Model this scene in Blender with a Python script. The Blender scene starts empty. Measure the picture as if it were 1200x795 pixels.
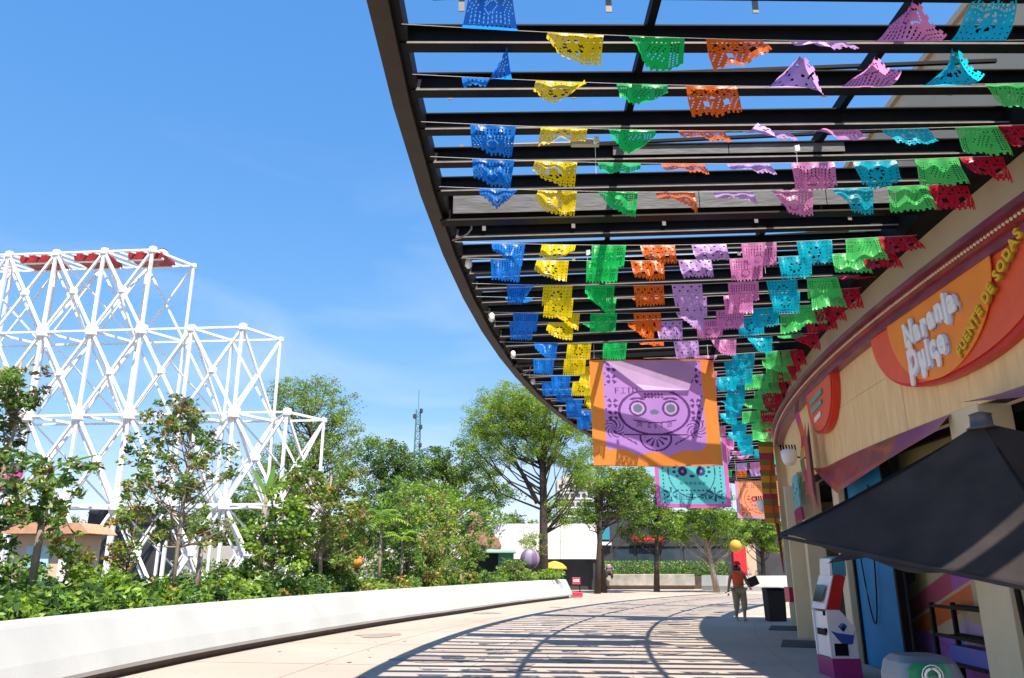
import bpy, math, random
import numpy as np
from mathutils import Vector, Matrix
R = math.radians
rnd = random.Random(7)
rng = np.random.default_rng(11)
S = bpy.context.scene
COL = S.collection
# ---------------------------------------------------------------- camera, light
cam = bpy.data.objects.new('camera', bpy.data.cameras.new('camera')); COL.objects.link(cam)
cam.location = (0, 0, 1.6); cam.rotation_euler = (R(90) + math.atan(265 / 900), 0, 0)
cam.data.sensor_width = 36; cam.data.lens = 27; cam.data.clip_end = 3000; cam.data.clip_start = .05
S.camera = cam
SUN = Vector((.20, -.50, 1.0)).normalized()
world = bpy.data.worlds.new('World'); S.world = world; world.use_nodes = True
nt = world.node_tree; bg = nt.nodes['Background']
sky = nt.nodes.new('ShaderNodeTexSky'); sky.sky_type = 'NISHITA'; sky.sun_disc = False
sky.sun_elevation = math.asin(SUN.z); sky.sun_rotation = math.atan2(SUN.x, SUN.y)
sky.altitude = 1500; sky.air_density = 1.05; sky.dust_density = .5; sky.ozone_density = 2.5
# thin cirrus, laid out by direction all round the sky
tc = nt.nodes.new('ShaderNodeTexCoord'); mp = nt.nodes.new('ShaderNodeMapping')
mp.inputs['Scale'].default_value = (2.2, 2.2, 7.0); mp.inputs['Location'].default_value = (.35, .1, .2)
nz = nt.nodes.new('ShaderNodeTexNoise'); nz.inputs['Scale'].default_value = 1.5; nz.inputs['Detail'].default_value = 7
nz.inputs['Distortion'].default_value = .6
rp = nt.nodes.new('ShaderNodeMapRange'); rp.inputs[1].default_value = .47; rp.inputs[2].default_value = .8; rp.inputs[4].default_value = .5
sp = nt.nodes.new('ShaderNodeSeparateXYZ'); el = nt.nodes.new('ShaderNodeMapRange')
el.inputs[1].default_value = .5; el.inputs[2].default_value = .2
mu = nt.nodes.new('ShaderNodeMath'); mu.operation = 'MULTIPLY'
mx = nt.nodes.new('ShaderNodeMixRGB'); mx.inputs[2].default_value = (2.9, 3.2, 3.6, 1)
hs = nt.nodes.new('ShaderNodeHueSaturation'); hs.inputs['Saturation'].default_value = 1.05
# camera-like rendering of the clear sky: each channel gets its own response, the same all round
sr = nt.nodes.new('ShaderNodeSeparateColor'); cb = nt.nodes.new('ShaderNodeCombineColor')
for k_, (pw, kk_) in enumerate(((1.0, .52), (.62, .93), (.34, 1.86))):
    m1 = nt.nodes.new('ShaderNodeMath'); m1.operation = 'POWER'; m1.inputs[1].default_value = pw; nt.links.new(sr.outputs[k_], m1.inputs[0])
    m2 = nt.nodes.new('ShaderNodeMath'); m2.operation = 'MULTIPLY'; m2.inputs[1].default_value = kk_; nt.links.new(m1.outputs[0], m2.inputs[0]); nt.links.new(m2.outputs[0], cb.inputs[k_])
for a, b in ((tc.outputs['Generated'], mp.inputs[0]), (mp.outputs[0], nz.inputs[0]), (nz.outputs[0], rp.inputs[0]),
             (tc.outputs['Generated'], sp.inputs[0]), (sp.outputs[2], el.inputs[0]), (rp.outputs[0], mu.inputs[0]),
             (el.outputs[0], mu.inputs[1]), (mu.outputs[0], mx.inputs[0]), (sky.outputs[0], hs.inputs['Color']),
             (hs.outputs[0], sr.inputs[0]), (cb.outputs[0], mx.inputs[1]), (mx.outputs[0], bg.inputs[0])):
    nt.links.new(a, b)
bg.inputs[1].default_value = .15
sl = bpy.data.lights.new('sun', 'SUN'); sl.energy = 4.4; sl.angle = R(.5); sl.color = (1, .90, .77)
so = bpy.data.objects.new('sun', sl); COL.objects.link(so); so.rotation_euler = SUN.to_track_quat('Z', 'Y').to_euler()
S.view_settings.view_transform = 'Standard'; S.view_settings.look = 'None'; S.view_settings.exposure = 1.15

# ---------------------------------------------------------------- helpers
def mat(name, col, rough=.6, var=.12, scale=3.0, bump=0.0, bscale=40.0, metal=0.0, trans=0.0, col2=None, spec=.5, stretch=None):
    m = bpy.data.materials.new(name); m.use_nodes = True
    t = m.node_tree; p = t.nodes['Principled BSDF']; L = t.links.new
    p.inputs['Roughness'].default_value = rough; p.inputs['Metallic'].default_value = metal
    p.inputs['Specular IOR Level'].default_value = spec
    co = t.nodes.new('ShaderNodeTexCoord'); v = co.outputs['Object']
    if stretch:
        g = t.nodes.new('ShaderNodeMapping'); g.inputs['Scale'].default_value = stretch; L(v, g.inputs[0]); v = g.outputs[0]
    n = t.nodes.new('ShaderNodeTexNoise'); n.inputs['Scale'].default_value = scale; n.inputs['Detail'].default_value = 6; L(v, n.inputs[0])
    mr = t.nodes.new('ShaderNodeMapRange'); mr.inputs[1].default_value = .3; mr.inputs[2].default_value = .7; L(n.outputs[0], mr.inputs[0])
    mixn = t.nodes.new('ShaderNodeMixRGB'); L(mr.outputs[0], mixn.inputs[0])
    c2 = col2 or tuple(min(1, c * (1 + var)) for c in col); c1 = col if col2 else tuple(c * (1 - var) for c in col)
    mixn.inputs[1].default_value = (*c1, 1); mixn.inputs[2].default_value = (*c2, 1)
    L(mixn.outputs[0], p.inputs['Base Color'])
    if bump:
        nb = t.nodes.new('ShaderNodeTexNoise'); nb.inputs['Scale'].default_value = bscale; nb.inputs['Detail'].default_value = 4; L(v, nb.inputs[0])
        b = t.nodes.new('ShaderNodeBump'); b.inputs['Strength'].default_value = bump; b.inputs['Distance'].default_value = .02
        L(nb.outputs[0], b.inputs['Height']); L(b.outputs[0], p.inputs['Normal'])
    if trans:
        tr = t.nodes.new('ShaderNodeBsdfTranslucent'); ms = t.nodes.new('ShaderNodeMixShader'); ms.inputs[0].default_value = trans
        L(mixn.outputs[0], tr.inputs[0]); L(p.outputs[0], ms.inputs[1]); L(tr.outputs[0], ms.inputs[2])
        L(ms.outputs[0], t.nodes['Material Output'].inputs[0])
    return m

class MB:
    def __init__(s): s.v = []; s.f = []; s.m = []
    def add(s, vs, fs, mi=0):
        o = len(s.v); s.v.extend([tuple(q) for q in vs]); s.f.extend([tuple(i + o for i in q) for q in fs]); s.m.extend([mi] * len(fs))
    def box(s, c, d, rz=0, mi=0, M=None):
        x, y, z = d[0] / 2, d[1] / 2, d[2] / 2
        vs = [Vector(q) for q in ((-x,-y,-z),(x,-y,-z),(x,y,-z),(-x,y,-z),(-x,-y,z),(x,-y,z),(x,y,z),(-x,y,z))]
        T = Matrix.Translation(c) @ (M.to_4x4() if M else Matrix.Rotation(rz, 4, 'Z'))
        s.add([T @ q for q in vs], ((0,3,2,1),(4,5,6,7),(0,1,5,4),(1,2,6,5),(2,3,7,6),(3,0,4,7)), mi)
        return s
    def bar(s, a, b, w, h=None, mi=0):
        a, b = Vector(a), Vector(b); d = b - a
        s.box((a + b) / 2, (d.length, w, h or w), M=frame(d), mi=mi); return s
    def tube(s, pts, rs, n=6, mi=0, cap=True):
        pts = [Vector(q) for q in pts]
        if not hasattr(rs, '__len__'): rs = [rs] * len(pts)
        vs = []; N = len(pts)
        for i, q in enumerate(pts):
            d = (pts[min(i + 1, N - 1)] - pts[max(i - 1, 0)])
            M = frame(d if d.length > 1e-9 else Vector((0, 0, 1)))
            for k in range(n):
                a = 2 * math.pi * k / n
                vs.append(q + M @ Vector((0, math.cos(a) * rs[i], math.sin(a) * rs[i])))
        fs = [(i*n+k, i*n+(k+1) % n, (i+1)*n+(k+1) % n, (i+1)*n+k) for i in range(N - 1) for k in range(n)]
        if cap: fs += [tuple(range(n))[::-1], tuple((N - 1) * n + k for k in range(n))]
        s.add(vs, fs, mi); return s
    def lathe(s, c, prof, n=16, mi=0, sx=1, sy=1):
        vs = [(c[0] + r * sx * math.cos(2*math.pi*k/n), c[1] + r * sy * math.sin(2*math.pi*k/n), c[2] + z) for r, z in prof for k in range(n)]
        fs = [(i*n+k, i*n+(k+1) % n, (i+1)*n+(k+1) % n, (i+1)*n+k) for i in range(len(prof) - 1) for k in range(n)]
        fs += [tuple(range(n))[::-1], tuple((len(prof) - 1) * n + k for k in range(n))]
        s.add(vs, fs, mi); return s
    def grid(s, fn, nu, nv, mi=0):
        vs = [fn(i / nu, j / nv) for j in range(nv + 1) for i in range(nu + 1)]
        w = nu + 1
        fs = []; ms = []
        for j in range(nv):
            for i in range(nu):
                k = mi((i + .5) / nu, (j + .5) / nv) if callable(mi) else mi
                if k is None or k < 0: continue
                fs.append((j*w+i, j*w+i+1, (j+1)*w+i+1, (j+1)*w+i)); ms.append(k)
        o = len(s.v); s.v.extend([tuple(q) for q in vs]); s.f.extend([tuple(a + o for a in q) for q in fs]); s.m.extend(ms); return s
    def prism(s, poly, fn, d0, d1, mi=0, side=None):
        """poly of (a,b); fn(a,b,d) -> point; front at d1"""
        n = len(poly); vs = [fn(a, b, d0) for a, b in poly] + [fn(a, b, d1) for a, b in poly]
        s.add(vs, [tuple(range(n))[::-1], tuple(range(n, 2 * n))], mi)
        s.add(vs, [(i, (i + 1) % n, n + (i + 1) % n, n + i) for i in range(n)], mi if side is None else side); return s
    def mesh(s, name, origin=(0, 0, 0), smooth=False):
        me = bpy.data.meshes.new(name); o = Vector(origin)
        me.from_pydata([tuple(Vector(q) - o) for q in s.v], [], s.f)
        me.polygons.foreach_set('material_index', s.m)
        if smooth: me.polygons.foreach_set('use_smooth', [True] * len(s.f))
        me.update(); return me
    def build(s, name, mats, parent=None, origin=None, smooth=False, label=None, kind=None, bevel=0):
        if origin is None: origin = tuple(wl(parent)) if parent else ((s.v and (sum(q[0] for q in s.v)/len(s.v), sum(q[1] for q in s.v)/len(s.v), min(q[2] for q in s.v))) or (0,0,0))
        me = s.mesh(name, origin, smooth)
        for q in (mats if isinstance(mats, (list, tuple)) else [mats]): me.materials.append(q)
        ob = bpy.data.objects.new(name, me); COL.objects.link(ob)
        if parent: ob.parent = parent; ob.location = Vector(origin) - wl(parent)
        else: ob.location = origin
        if label: ob['label'] = label
        if kind: ob['kind'] = kind
        if bevel:
            bv = ob.modifiers.new('bevel', 'BEVEL'); bv.width = bevel; bv.segments = 2; bv.limit_method = 'ANGLE'
        return ob
def wl(o):
    v = Vector(o.location)
    while o.parent: o = o.parent; v += o.location
    return v
def frame(d):
    x = Vector(d).normalized(); up = Vector((0, 0, 1)) if abs(x.z) < .97 else Vector((0, 1, 0))
    y = up.cross(x).normalized(); z = x.cross(y); return Matrix((x, y, z)).transposed()
def tag(o, label, cat, group=None, kind=None):
    o['label'] = label; o['category'] = cat
    if group: o['group'] = group
    if kind: o['kind'] = kind
    return o
def empty(name, loc, label, cat, group=None):
    o = bpy.data.objects.new(name, None); COL.objects.link(o); o.location = loc; o.empty_display_size = .2
    return tag(o, label, cat, group)
def struct(o): o['kind'] = 'structure'; return o
def stuff(o): o['kind'] = 'stuff'; return o
def link_part(name, me, mats, parent, M):
    """part sharing mesh data; M = world matrix"""
    ob = bpy.data.objects.new(name, me); COL.objects.link(ob); ob.parent = parent
    ob.matrix_local = Matrix.Translation(-wl(parent)) @ M
    return ob
_unit = None
def unit_box(m):
    mb = MB().box((0, 0, 0), (1, 1, 1)); me = mb.mesh('unit_member'); me.materials.append(m); return me
def member(name, me, parent, a, b, w, h=None):
    a, b = Vector(a), Vector(b); d = b - a
    M = Matrix.Translation((a + b) / 2) @ frame(d).to_4x4() @ Matrix.Diagonal((d.length, w, h or w, 1))
    return link_part(name, me, None, parent, M)
# camera rays, used only to work out where things stand
CS, SN = math.cos(math.atan(265 / 900)), math.sin(math.atan(265 / 900))
def at(x, y, Y=None, z=None):
    u = (x - 600) / 900; v = (397.5 - y) / 900; d = Vector((u, CS - v * SN, SN + v * CS))
    t = (Y / d.y) if Y is not None else (z - 1.6) / d.z
    return Vector((0, 0, 1.6)) + t * d
# facade circle and pergola circle (both bulge towards the plaza)
FCX, FCY, FR = 52.6, 7.2, 47.15
def FP(s, z, off=0):
    a = s / FR; return Vector((FCX - (FR + off) * math.cos(a), FCY + (FR + off) * math.sin(a), z))
CCX, CCY, CR = 56.8, 5.94, 57.98
def CP(a, w, z): return Vector((CCX - (CR - w) * math.cos(a), CCY + (CR - w) * math.sin(a), z))
def a_of(Y): return math.asin((Y - CCY) / CR)
def w_face(a):
    w = 2.0
    while w < 12:
        p = CP(a, w, 0)
        if math.hypot(p.x - FCX, p.y - FCY) < FR + .12: return w
        w += .02
    return 8
def fbox(mb, s0, s1, z0, z1, o0, o1, n=None, mi=0):
    n = n or max(1, int(abs(s1 - s0) / 1.2))
    for i in range(n):
        a, b = s0 + (s1 - s0) * i / n, s0 + (s1 - s0) * (i + 1) / n
        vs = [FP(a, z0, o0), FP(b, z0, o0), FP(b, z0, o1), FP(a, z0, o1), FP(a, z1, o0), FP(b, z1, o0), FP(b, z1, o1), FP(a, z1, o1)]
        fs = [(0,1,2,3), (7,6,5,4), (3,2,6,7), (1,0,4,5)]
        if i == 0: fs.append((0,3,7,4))
        if i == n - 1: fs.append((2,1,5,6))
        mb.add(vs, fs, mi)
    return mb

# ---------------------------------------------------------------- materials
M_ = {}
M_['pave'] = mat('paving', (.37, .30, .25), .85, .07, .35, .5, 90, col2=(.44, .375, .32))
M_['white'] = mat('white_render', (.41, .43, .43), .6, .03, .9, .15, 40, col2=(.49, .51, .51), stretch=(1, 1, .35))
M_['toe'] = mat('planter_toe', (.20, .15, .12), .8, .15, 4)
M_['soil'] = mat('soil', (.07, .05, .035), .95, .3, 5, .6, 12)
M_['earth'] = mat('earth', (.20, .18, .13), .95, .25, .4, .4, 8)
M_['black'] = mat('black_steel', (.006, .006, .007), .6, .3, 6, .05, 30, spec=.15)
M_['brown'] = mat('dark_brown_steel', (.036, .027, .022), .55, .2, 3, .1, 20, spec=.25)
M_['edge'] = mat('pale_steel_lit_edge', (.22, .20, .19), .45, .2, 8)  # pale fittings; on beams, the sunlit flange edge put into the colour
M_['sheet'] = mat('grey_sheet', (.50, .49, .50), .65, .25, 3, .2, 6, stretch=(1, 6, 1), trans=.6)
M_['cream'] = mat('cream_board', (.86, .60, .29), .7, .10, 2.2, .15, 15, stretch=(5, 5, .7))
M_['beige'] = mat('beige_render', (.60, .47, .31), .8, .08, 1.0, .2, 30)
M_['pillar'] = mat('pillar_cream', (.70, .58, .37), .7, .06, 1.5, .1, 30)
M_['corn'] = mat('cornice_red', (.30, .030, .022), .28, .3, 3)
M_['purple'] = mat('cornice_red_reflections', (.20, .035, .075), .3, .35, 2.5, stretch=(1, 1, 4))  # dark red trim with its purple reflections put into the colour
M_['bulb'] = mat('bulb_glass', (.75, .62, .42), .25, .1, 9)
M_['tile'] = mat('fabric_black', (.016, .014, .018), .8, .3, 6, .3, 200)
M_['umb'] = mat('umbrella_cloth', (.026, .019, .017), .85, .45, 3.0, .5, 7)
M_['steel'] = mat('white_painted_steel', (.82, .83, .84), .35, .03, 2)
M_['redpaint'] = mat('red_paint', (.30, .015, .015), .35, .25, 4)
M_['trunk'] = mat('bark', (.14, .10, .075), .9, .35, 6, .6, 25, stretch=(3, 3, .6))
M_['paletrunk'] = mat('pale_bark', (.30, .24, .19), .85, .3, 6, .5, 25, stretch=(3, 3, .6))
M_['darkbark'] = mat('dark_bark', (.05, .038, .03), .9, .35, 6, .6, 25)
def leafm(n, c, t=.35, r=.45): return mat(n, c, r, .25, 1.2, trans=t)
M_['lf_lime'] = leafm('leaf_lime', (.27, .42, .045), .45)
M_['lf_green'] = leafm('leaf_green', (.15, .29, .04), .45)
M_['lf_dark'] = leafm('leaf_dark', (.045, .11, .028), .25)
M_['lf_olive'] = leafm('leaf_olive', (.22, .27, .05))
M_['lf_brown'] = leafm('leaf_brown', (.20, .12, .045), .2)
M_['lf_gold'] = leafm('leaf_gold', (.40, .27, .05))
M_['lf_grey'] = leafm('leaf_grey', (.25, .27, .22), .3)
def solid(n, c, r=.5, v=.06, t=0, b=0): return mat(n, c, r, v, 3, b, 30, trans=t)

# ================================================================ SETTING
g = MB(); g.add([(-900, -60, 0), (900, -60, 0), (900, 1500, 0), (-900, 1500, 0)], [(0, 1, 2, 3)])
struct(g.build('ground', M_['earth'], origin=(0, 0, 0)))
g = MB(); g.add([(-14, -12, .004), (60, -12, .004), (60, 75, .004), (-14, 75, .004)], [(0, 1, 2, 3)])
struct(g.build('pavement', M_['pave'], origin=(0, 0, .004)))
M_['joint'] = mat('paving_joint', (.33, .27, .24), .9, .15, 3)
g = MB()
for w in (-5.2, -2.6, 0, 2.6, 5.2):                       # curved saw cuts that follow the building
    for i in range(60):
        a0, a1 = a_of(-2 + i * .95), a_of(-2 + (i + 1) * .95)
        g.add([CP(a0, w, .008), CP(a1, w, .008), CP(a1, w + .02, .008), CP(a0, w + .02, .008)], [(0, 1, 2, 3)])
for Y in np.arange(4, 52, 3.2):
    a = a_of(Y)
    g.add([CP(a, -6, .008), CP(a, 6.2, .008), CP(a + .0004, 6.2, .008), CP(a + .0004, -6, .008)], [(0, 1, 2, 3)])
struct(stuff(g.build('pavement_joints', M_['joint'], origin=(0, 0, .008))))['kind'] = 'structure'

M_['stain'] = mat('paving_stain', (.27, .22, .195), .8, .12, 3)
M_['gum'] = mat('paving_gum', (.16, .14, .13), .7, .2, 9)
b = MB()
for i in range(150):                                       # chewing-gum spots and drips
    Y = 9 + 34 * rng.random() ** 1.3; a = a_of(Y); w = rng.uniform(-4.2, 6.0); p = CP(a, w, .0135); r_ = rng.uniform(.015, .05)
    n_ = 8; b.add([p + Vector((r_ * rng.uniform(.75, 1.2) * math.cos(2 * math.pi * k / n_), r_ * rng.uniform(.75, 1.2) * math.sin(2 * math.pi * k / n_), 0)) for k in range(n_)], [tuple(range(n_))])
struct(b.build('pavement_spots', M_['gum'], origin=(0, 0, .0135)))
b = MB()
for i in range(16):
    Y = 10 + 26 * rng.random(); a = a_of(Y); w = rng.uniform(-4, 5.5); p = CP(a, w, .0115 + i * .0001); r_ = rng.uniform(.15, .5); ph = rng.uniform(0, 6, 3)
    n_ = 26; b.add([p + Vector((r_ * (1 + .25 * math.sin(3 * t + ph[0]) + .15 * math.sin(7 * t + ph[1])) * math.cos(t), 1.3 * r_ * (1 + .25 * math.sin(2 * t + ph[2])) * math.sin(t), 0)) for t in [2 * math.pi * k / n_ for k in range(n_)]], [tuple(range(n_))])
struct(b.build('pavement_stains', M_['stain'], origin=(0, 0, .0115)))
# long planter bench on the left: toe curve from the photograph
TP = [(-6.15, 2.0), (-6.22, 6.0), (-6.12, 9.5), (-5.93, 12.28), (-5.37, 15.74), (-4.25, 20.41), (-3.1, 24.3), (-1.77, 28.17), (.2, 34.2), (2.9, 41.0)]
def cat(pts, n):
    P = [np.array(p, float) for p in pts]; P = [2*P[0]-P[1]] + P + [2*P[-1]-P[-2]]; out = []
    for i in range(1, len(P) - 2):
        for k in range(n):
            t = k / n
            out.append(.5 * ((2*P[i]) + (-P[i-1]+P[i+1])*t + (2*P[i-1]-5*P[i]+4*P[i+1]-P[i+2])*t*t + (-P[i-1]+3*P[i]-3*P[i+1]+P[i+2])*t**3))
    out.append(P[-2]); return out
toe = cat(TP, 6)
def offs(pts, d):
    o = []
    for i, p in enumerate(pts):
        t = pts[min(i+1, len(pts)-1)] - pts[max(i-1, 0)]; t /= np.linalg.norm(t); o.append(p + np.array([t[1], -t[0]]) * d)
    return o
def strip(mb, prof, pts, mi=0, capends=True):
    rows = [[(*q, z) for q in offs(pts, d)] for d, z in prof]; n = len(pts)
    vs = [v for r in rows for v in r]
    mb.add(vs, [(j*n+i, j*n+i+1, (j+1)*n+i+1, (j+1)*n+i) for j in range(len(prof)-1) for i in range(n-1)], mi)
    if capends:
        mb.add([r[0] for r in rows], [tuple(range(len(prof)))], mi); mb.add([r[-1] for r in rows], [tuple(range(len(prof)))[::-1]], mi)
pl = empty('planter_bench', (-5.9, 12, 0), 'long white curving planter bench with dark recessed base, full of plants', 'planter')
b = MB(); strip(b, [(.16, .13), (.17, .19), (.08, .42), (-.02, .62), (-.13, .84), (-.16, .89), (-.19, .905), (-.56, .905), (-.60, .88), (-.60, .5), (-.30, .13)], toe)
b.build('bench_face', M_['white'], pl, smooth=False)
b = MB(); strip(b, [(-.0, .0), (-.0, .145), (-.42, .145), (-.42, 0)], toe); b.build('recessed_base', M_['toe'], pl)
back = offs(toe, -.55)
b = MB(); n = len(back)
b.add([(*q, .80) for q in back] + [(q[0] - 26 - .2 * i, q[1] + 1.5, .80) for i, q in enumerate(back)], [(i, i+1, n+i+1, n+i) for i in range(n-1)])
struct(b.build('planting_soil', M_['soil'], origin=(0, 0, .8)))

# rear planter wall with the dull stretch and the bright curved end
rp_ = empty('rear_planter', (8, 56, 0), 'low grey stone planter wall across the far end under the trees', 'planter')
MB().box((7.5, 56, .62), (10.2, 1.1, .75)).build('wall', mat('grey_stone', (.33, .31, .28), .8, .3, 1.6, .3, 14), rp_, bevel=.03)
MB().box((7.5, 56.1, .12), (10.1, .9, .24)).build('recessed_base', M_['toe'], rp_)
crv = cat([(12.6, 53.4), (14.2, 51.8), (16.2, 51.2), (18.5, 51.9), (20.4, 54)], 5)
b = MB(); strip(b, [(0, 0), (.08, .3), (0, .95), (-.5, .95), (-.5, 0)], crv)
tag(b.build('white_planter', M_['white']), 'short white curved planter wall behind the walking person', 'planter')

# ================================================================ BUILDING WITH THE CURVED FACADE
bd = empty('curved_building', FP(6, 0, 0), 'cream curved building with red cornice and round orange shop signs', 'building')
b = MB(); fbox(b, -12, 15.6, 5.02, 8.0, -.35, 0.0, 24); b.build('upper_wall', M_['beige'], bd)
b = MB(); fbox(b, -12, 15.6, 7.97, 8.06, -.40, .06, 24); b.build('coping', M_['beige'], bd)
# cream boards between cornice and shop openings: each board a part, joints recessed behind
b = MB(); fbox(b, -12, 15.5, 3.42, 4.95, -.30, -.02, 24); b.build('board_backing', M_['brown'], bd)
sx = -12.0; k = 0
while sx < 15.4:
    e = min(sx + 1.72, 15.45)
    for z0, z1 in ((3.40, 4.28), (4.286, 4.98)):
        b = MB(); fbox(b, sx + .004, e - .004, z0, z1, -.015, .03 + .004 * (k % 2), 3); b.build('cream_board', M_['cream'], bd)
    sx = e; k += 1
# cornice
cn = MB(); fbox(cn, -12, 15.7, 4.98, 5.10, .0, .26, 30)
c1 = cn.build('cornice', M_['corn'], bd)
b = MB(); fbox(b, -12, 15.72, 5.10, 5.17, -.02, .36, 30); b.build('cornice_cap', M_['purple'], bd)
b = MB(); fbox(b, -12, 15.66, 4.88, 4.98, .036, .20, 30); b.build('cornice_soffit', M_['purple'], bd)
me_b = MB().lathe((0, 0, 0), [(.012, -.022), (.02, 0), (.012, .022)], 6).mesh('bulb'); me_b.materials.append(M_['bulb'])
b = MB()
for i in range(260):
    p = FP(-1.5 + i * .066, 5.045, .275); b.lathe(p, [(.008, -.02), (.019, -.008), (.019, .008), (.008, .02)], 5)
stuff(b.build('bulb_row', M_['bulb'], bd))
# pillars, interior
def pillar(s0, s1, z1=3.42, o0=-.35, o1=.05, m='pillar'):
    b = MB(); fbox(b, s0, s1, 0, z1, o0, o1, 1); return b.build('pillar', M_[m], bd, bevel=.012)
for s0, s1 in ((-8.2, -7.6), (-4.6, -4.0), (-1.3, -.7), (1.62, 2.3), (7.0, 7.42), (10.7, 11.1), (13.5, 13.75)): pillar(s0, s1)
pillar(11.5, 11.62, 3.42, -.1, .34)
pillar(15.2, 15.6, 5.0, -.5, .30)
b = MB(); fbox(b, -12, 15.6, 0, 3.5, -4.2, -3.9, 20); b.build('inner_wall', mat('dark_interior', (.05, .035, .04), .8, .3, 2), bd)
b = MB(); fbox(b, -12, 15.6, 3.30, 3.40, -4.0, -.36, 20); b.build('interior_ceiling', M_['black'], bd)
b = MB(); fbox(b, 15.3, 15.6, 0, 8.0, -14, -.36, 1); b.build('end_wall', M_['beige'], bd)
b = MB(); fbox(b, -12, 15.3, 7.5, 7.6, -14, -.42, 20); b.build('roof', M_['beige'], bd)
b = MB(); fbox(b, 4.80, 6.70, .02, 3.2, -.10, -.04, 4); b.build('blue_shutter', mat('blue_shutter', (.005, .19, .42), .6, .08, 2, spec=.2), bd, label='blue shutter panel')
for q0, q1 in ((4.72, 4.795), (6.705, 6.78)): b = MB(); fbox(b, q0, q1, 0, 3.3, -.12, .0, 1); b.build('shutter_frame', M_['black'], bd)
# rope on the shutter
pts = []
for i in range(25):
    t = i / 24; pts.append(FP(6.35 - .95 * t, 2.55 - 2.0 * math.sin(math.pi * t) ** .8 + (.3 * t), .0))
tag(MB().tube(pts, .012, 5).build('rope', M_['black'], smooth=True), 'dark rope hanging in a loop on the blue shutter', 'rope')
# mural: printed boards on the recessed wall
mcol = [(.05,.16,.12),(.36,.31,.12),(.40,.07,.10),(.58,.12,.02),(.30,.13,.38),(.03,.22,.42),(.55,.35,.50),(.50,.36,.20),(.36,.08,.32)]
mm = [solid('mural_%d' % i, c, .5, .08) for i, c in enumerate(mcol)]
def mural(u, v):
    x, y = u * 2.6, v * 3.2 * 1.75 + .15
    d = y - .55 * (x - 0.3)
    if (x-1.9)**2 + (y-1.35)**2 < .035 + .03 * abs(math.sin(2.5 * math.atan2(y-1.35, x-1.9))) * 3: return 6
    if (x-1.75)**2*.35 + (y-1.15)**2 < .028 and x > 1.2: return 5
    if y < 1.25 - .05 * x and x < 1.5: return 4 if int((y * 9 + x * 3)) % 4 else 8
    if d < .85 and x > 1.5: return 8 if y < 1.0 else 7
    if d < 1.0: return 7
    if d < 1.45 and x < 2.1: return 3
    if d < 1.52: return 7
    if d < 2.0: return 2 if x < 1.6 else 8
    if d < 2.35: return 1 if x < .9 else 7
    return 0 if x < .5 else 1
b = MB(); b.grid(lambda u, v: FP(5.75 - 2.9 * u, .02 + 3.3 * v, -.45), 170, 190, mural); b.build('mural', mm, bd)
b = MB(); fbox(b, 2.8, 5.8, 0, 3.3, -.6, -.47, 3); b.build('mural_wall', M_['brown'], bd)
# red/purple valance hanging below the boards
vc = [solid('valance_%d' % i, c, .28, .2) for i, c in enumerate([(.26,.02,.02),(.36,.04,.02),(.50,.06,.015),(.30,.03,.12),(.22,.03,.22)])]
def valc(u, v):
    q = u + .25 * math.sin(v * 4 + u * 5)
    if u > .72: return 4 if (u - .85)**2 * 9 + (v - .6)**2 < .12 or u > .9 else 3
    return 1 if q < .25 else (2 if .45 < q < .6 else (0 if int(u * 9) % 2 else 1))
def valp(u, v):
    s = 7.7 - 5.5 * u; low = 3.4 - .62 * min(1, u / .28) if u < .28 else 2.78 + .40 * (u - .28) / .72 * (1 if u < .98 else 1)
    return FP(s, 3.4 * v + low * (1 - v), .06 + .22 * (1 - v))
b = MB(); b.grid(valp, 60, 10, valc); b.build('valance', vc, bd, smooth=True, label='red and purple printed valance')
b = MB(); b.grid(lambda u, v: FP(1.35 - 3.4 * u, 3.42 - (.05 + .55 * u) * (1 - v), .06 + .35 * (1 - v)), 10, 4); b.build('valance', solid('valance_mauve', (.20, .10, .20), .4), bd, label='mauve valance at the near end')

# ---- round shop sign
def PS(s, z, d): return FP(s, z, d)
_gl = {}
def text_mesh(txt, size, off=.0, ext=.0, shear=0.0):
    k = (txt, size, off, ext)
    if k not in _gl: _gl[k] = _text_mesh(*k)
    return _gl[k]
def _text_mesh(txt, size, off=.0, ext=.0, shear=0.0):
    cu = bpy.data.curves.new('t', 'FONT'); cu.body = txt; cu.size = size; cu.offset = off; cu.extrude = ext; cu.shear = shear; cu.resolution_u = 3
    o = bpy.data.objects.new('t', cu); COL.objects.link(o); dg = bpy.context.evaluated_depsgraph_get(); dg.update()
    me = o.evaluated_get(dg).to_mesh(); vs = [tuple(v.co) for v in me.vertices]; fs = [tuple(p.vertices) for p in me.polygons]
    o.evaluated_get(dg).to_mesh_clear(); bpy.data.objects.remove(o); bpy.data.curves.remove(cu); return vs, fs
sg = empty('round_shop_sign', FP(1.9, 3.8, .05), 'large orange half-round soda fountain sign with white bubbly lettering and yellow words', 'sign')
def half(sc, zt, hs_, hz, n=28, k=2.2, t0=0, t1=math.pi):
    return [(sc + hs_ * (1 if math.cos(t) >= 0 else -1) * abs(math.cos(t)) ** (2 / k), zt - hz * math.sin(t) ** (2 / k)) for t in [t0 + (t1 - t0) * i / n for i in range(n + 1)]]
M_['sg_or'] = solid('sign_orange', (.95, .28, .02), .4); M_['sg_co'] = solid('sign_coral', (.85, .12, .04), .4); M_['sg_rd'] = solid('sign_red', (.62, .03, .012), .35)
b = MB(); b.prism(half(1.75, 4.88, 2.25, 1.10), PS, .04, .15); b.build('sign_rim', M_['sg_rd'], sg)
b = MB(); b.prism(half(1.82, 4.88, 2.17, 1.04), PS, .153, .17); b.build('sign_board', M_['sg_co'], sg)
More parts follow.
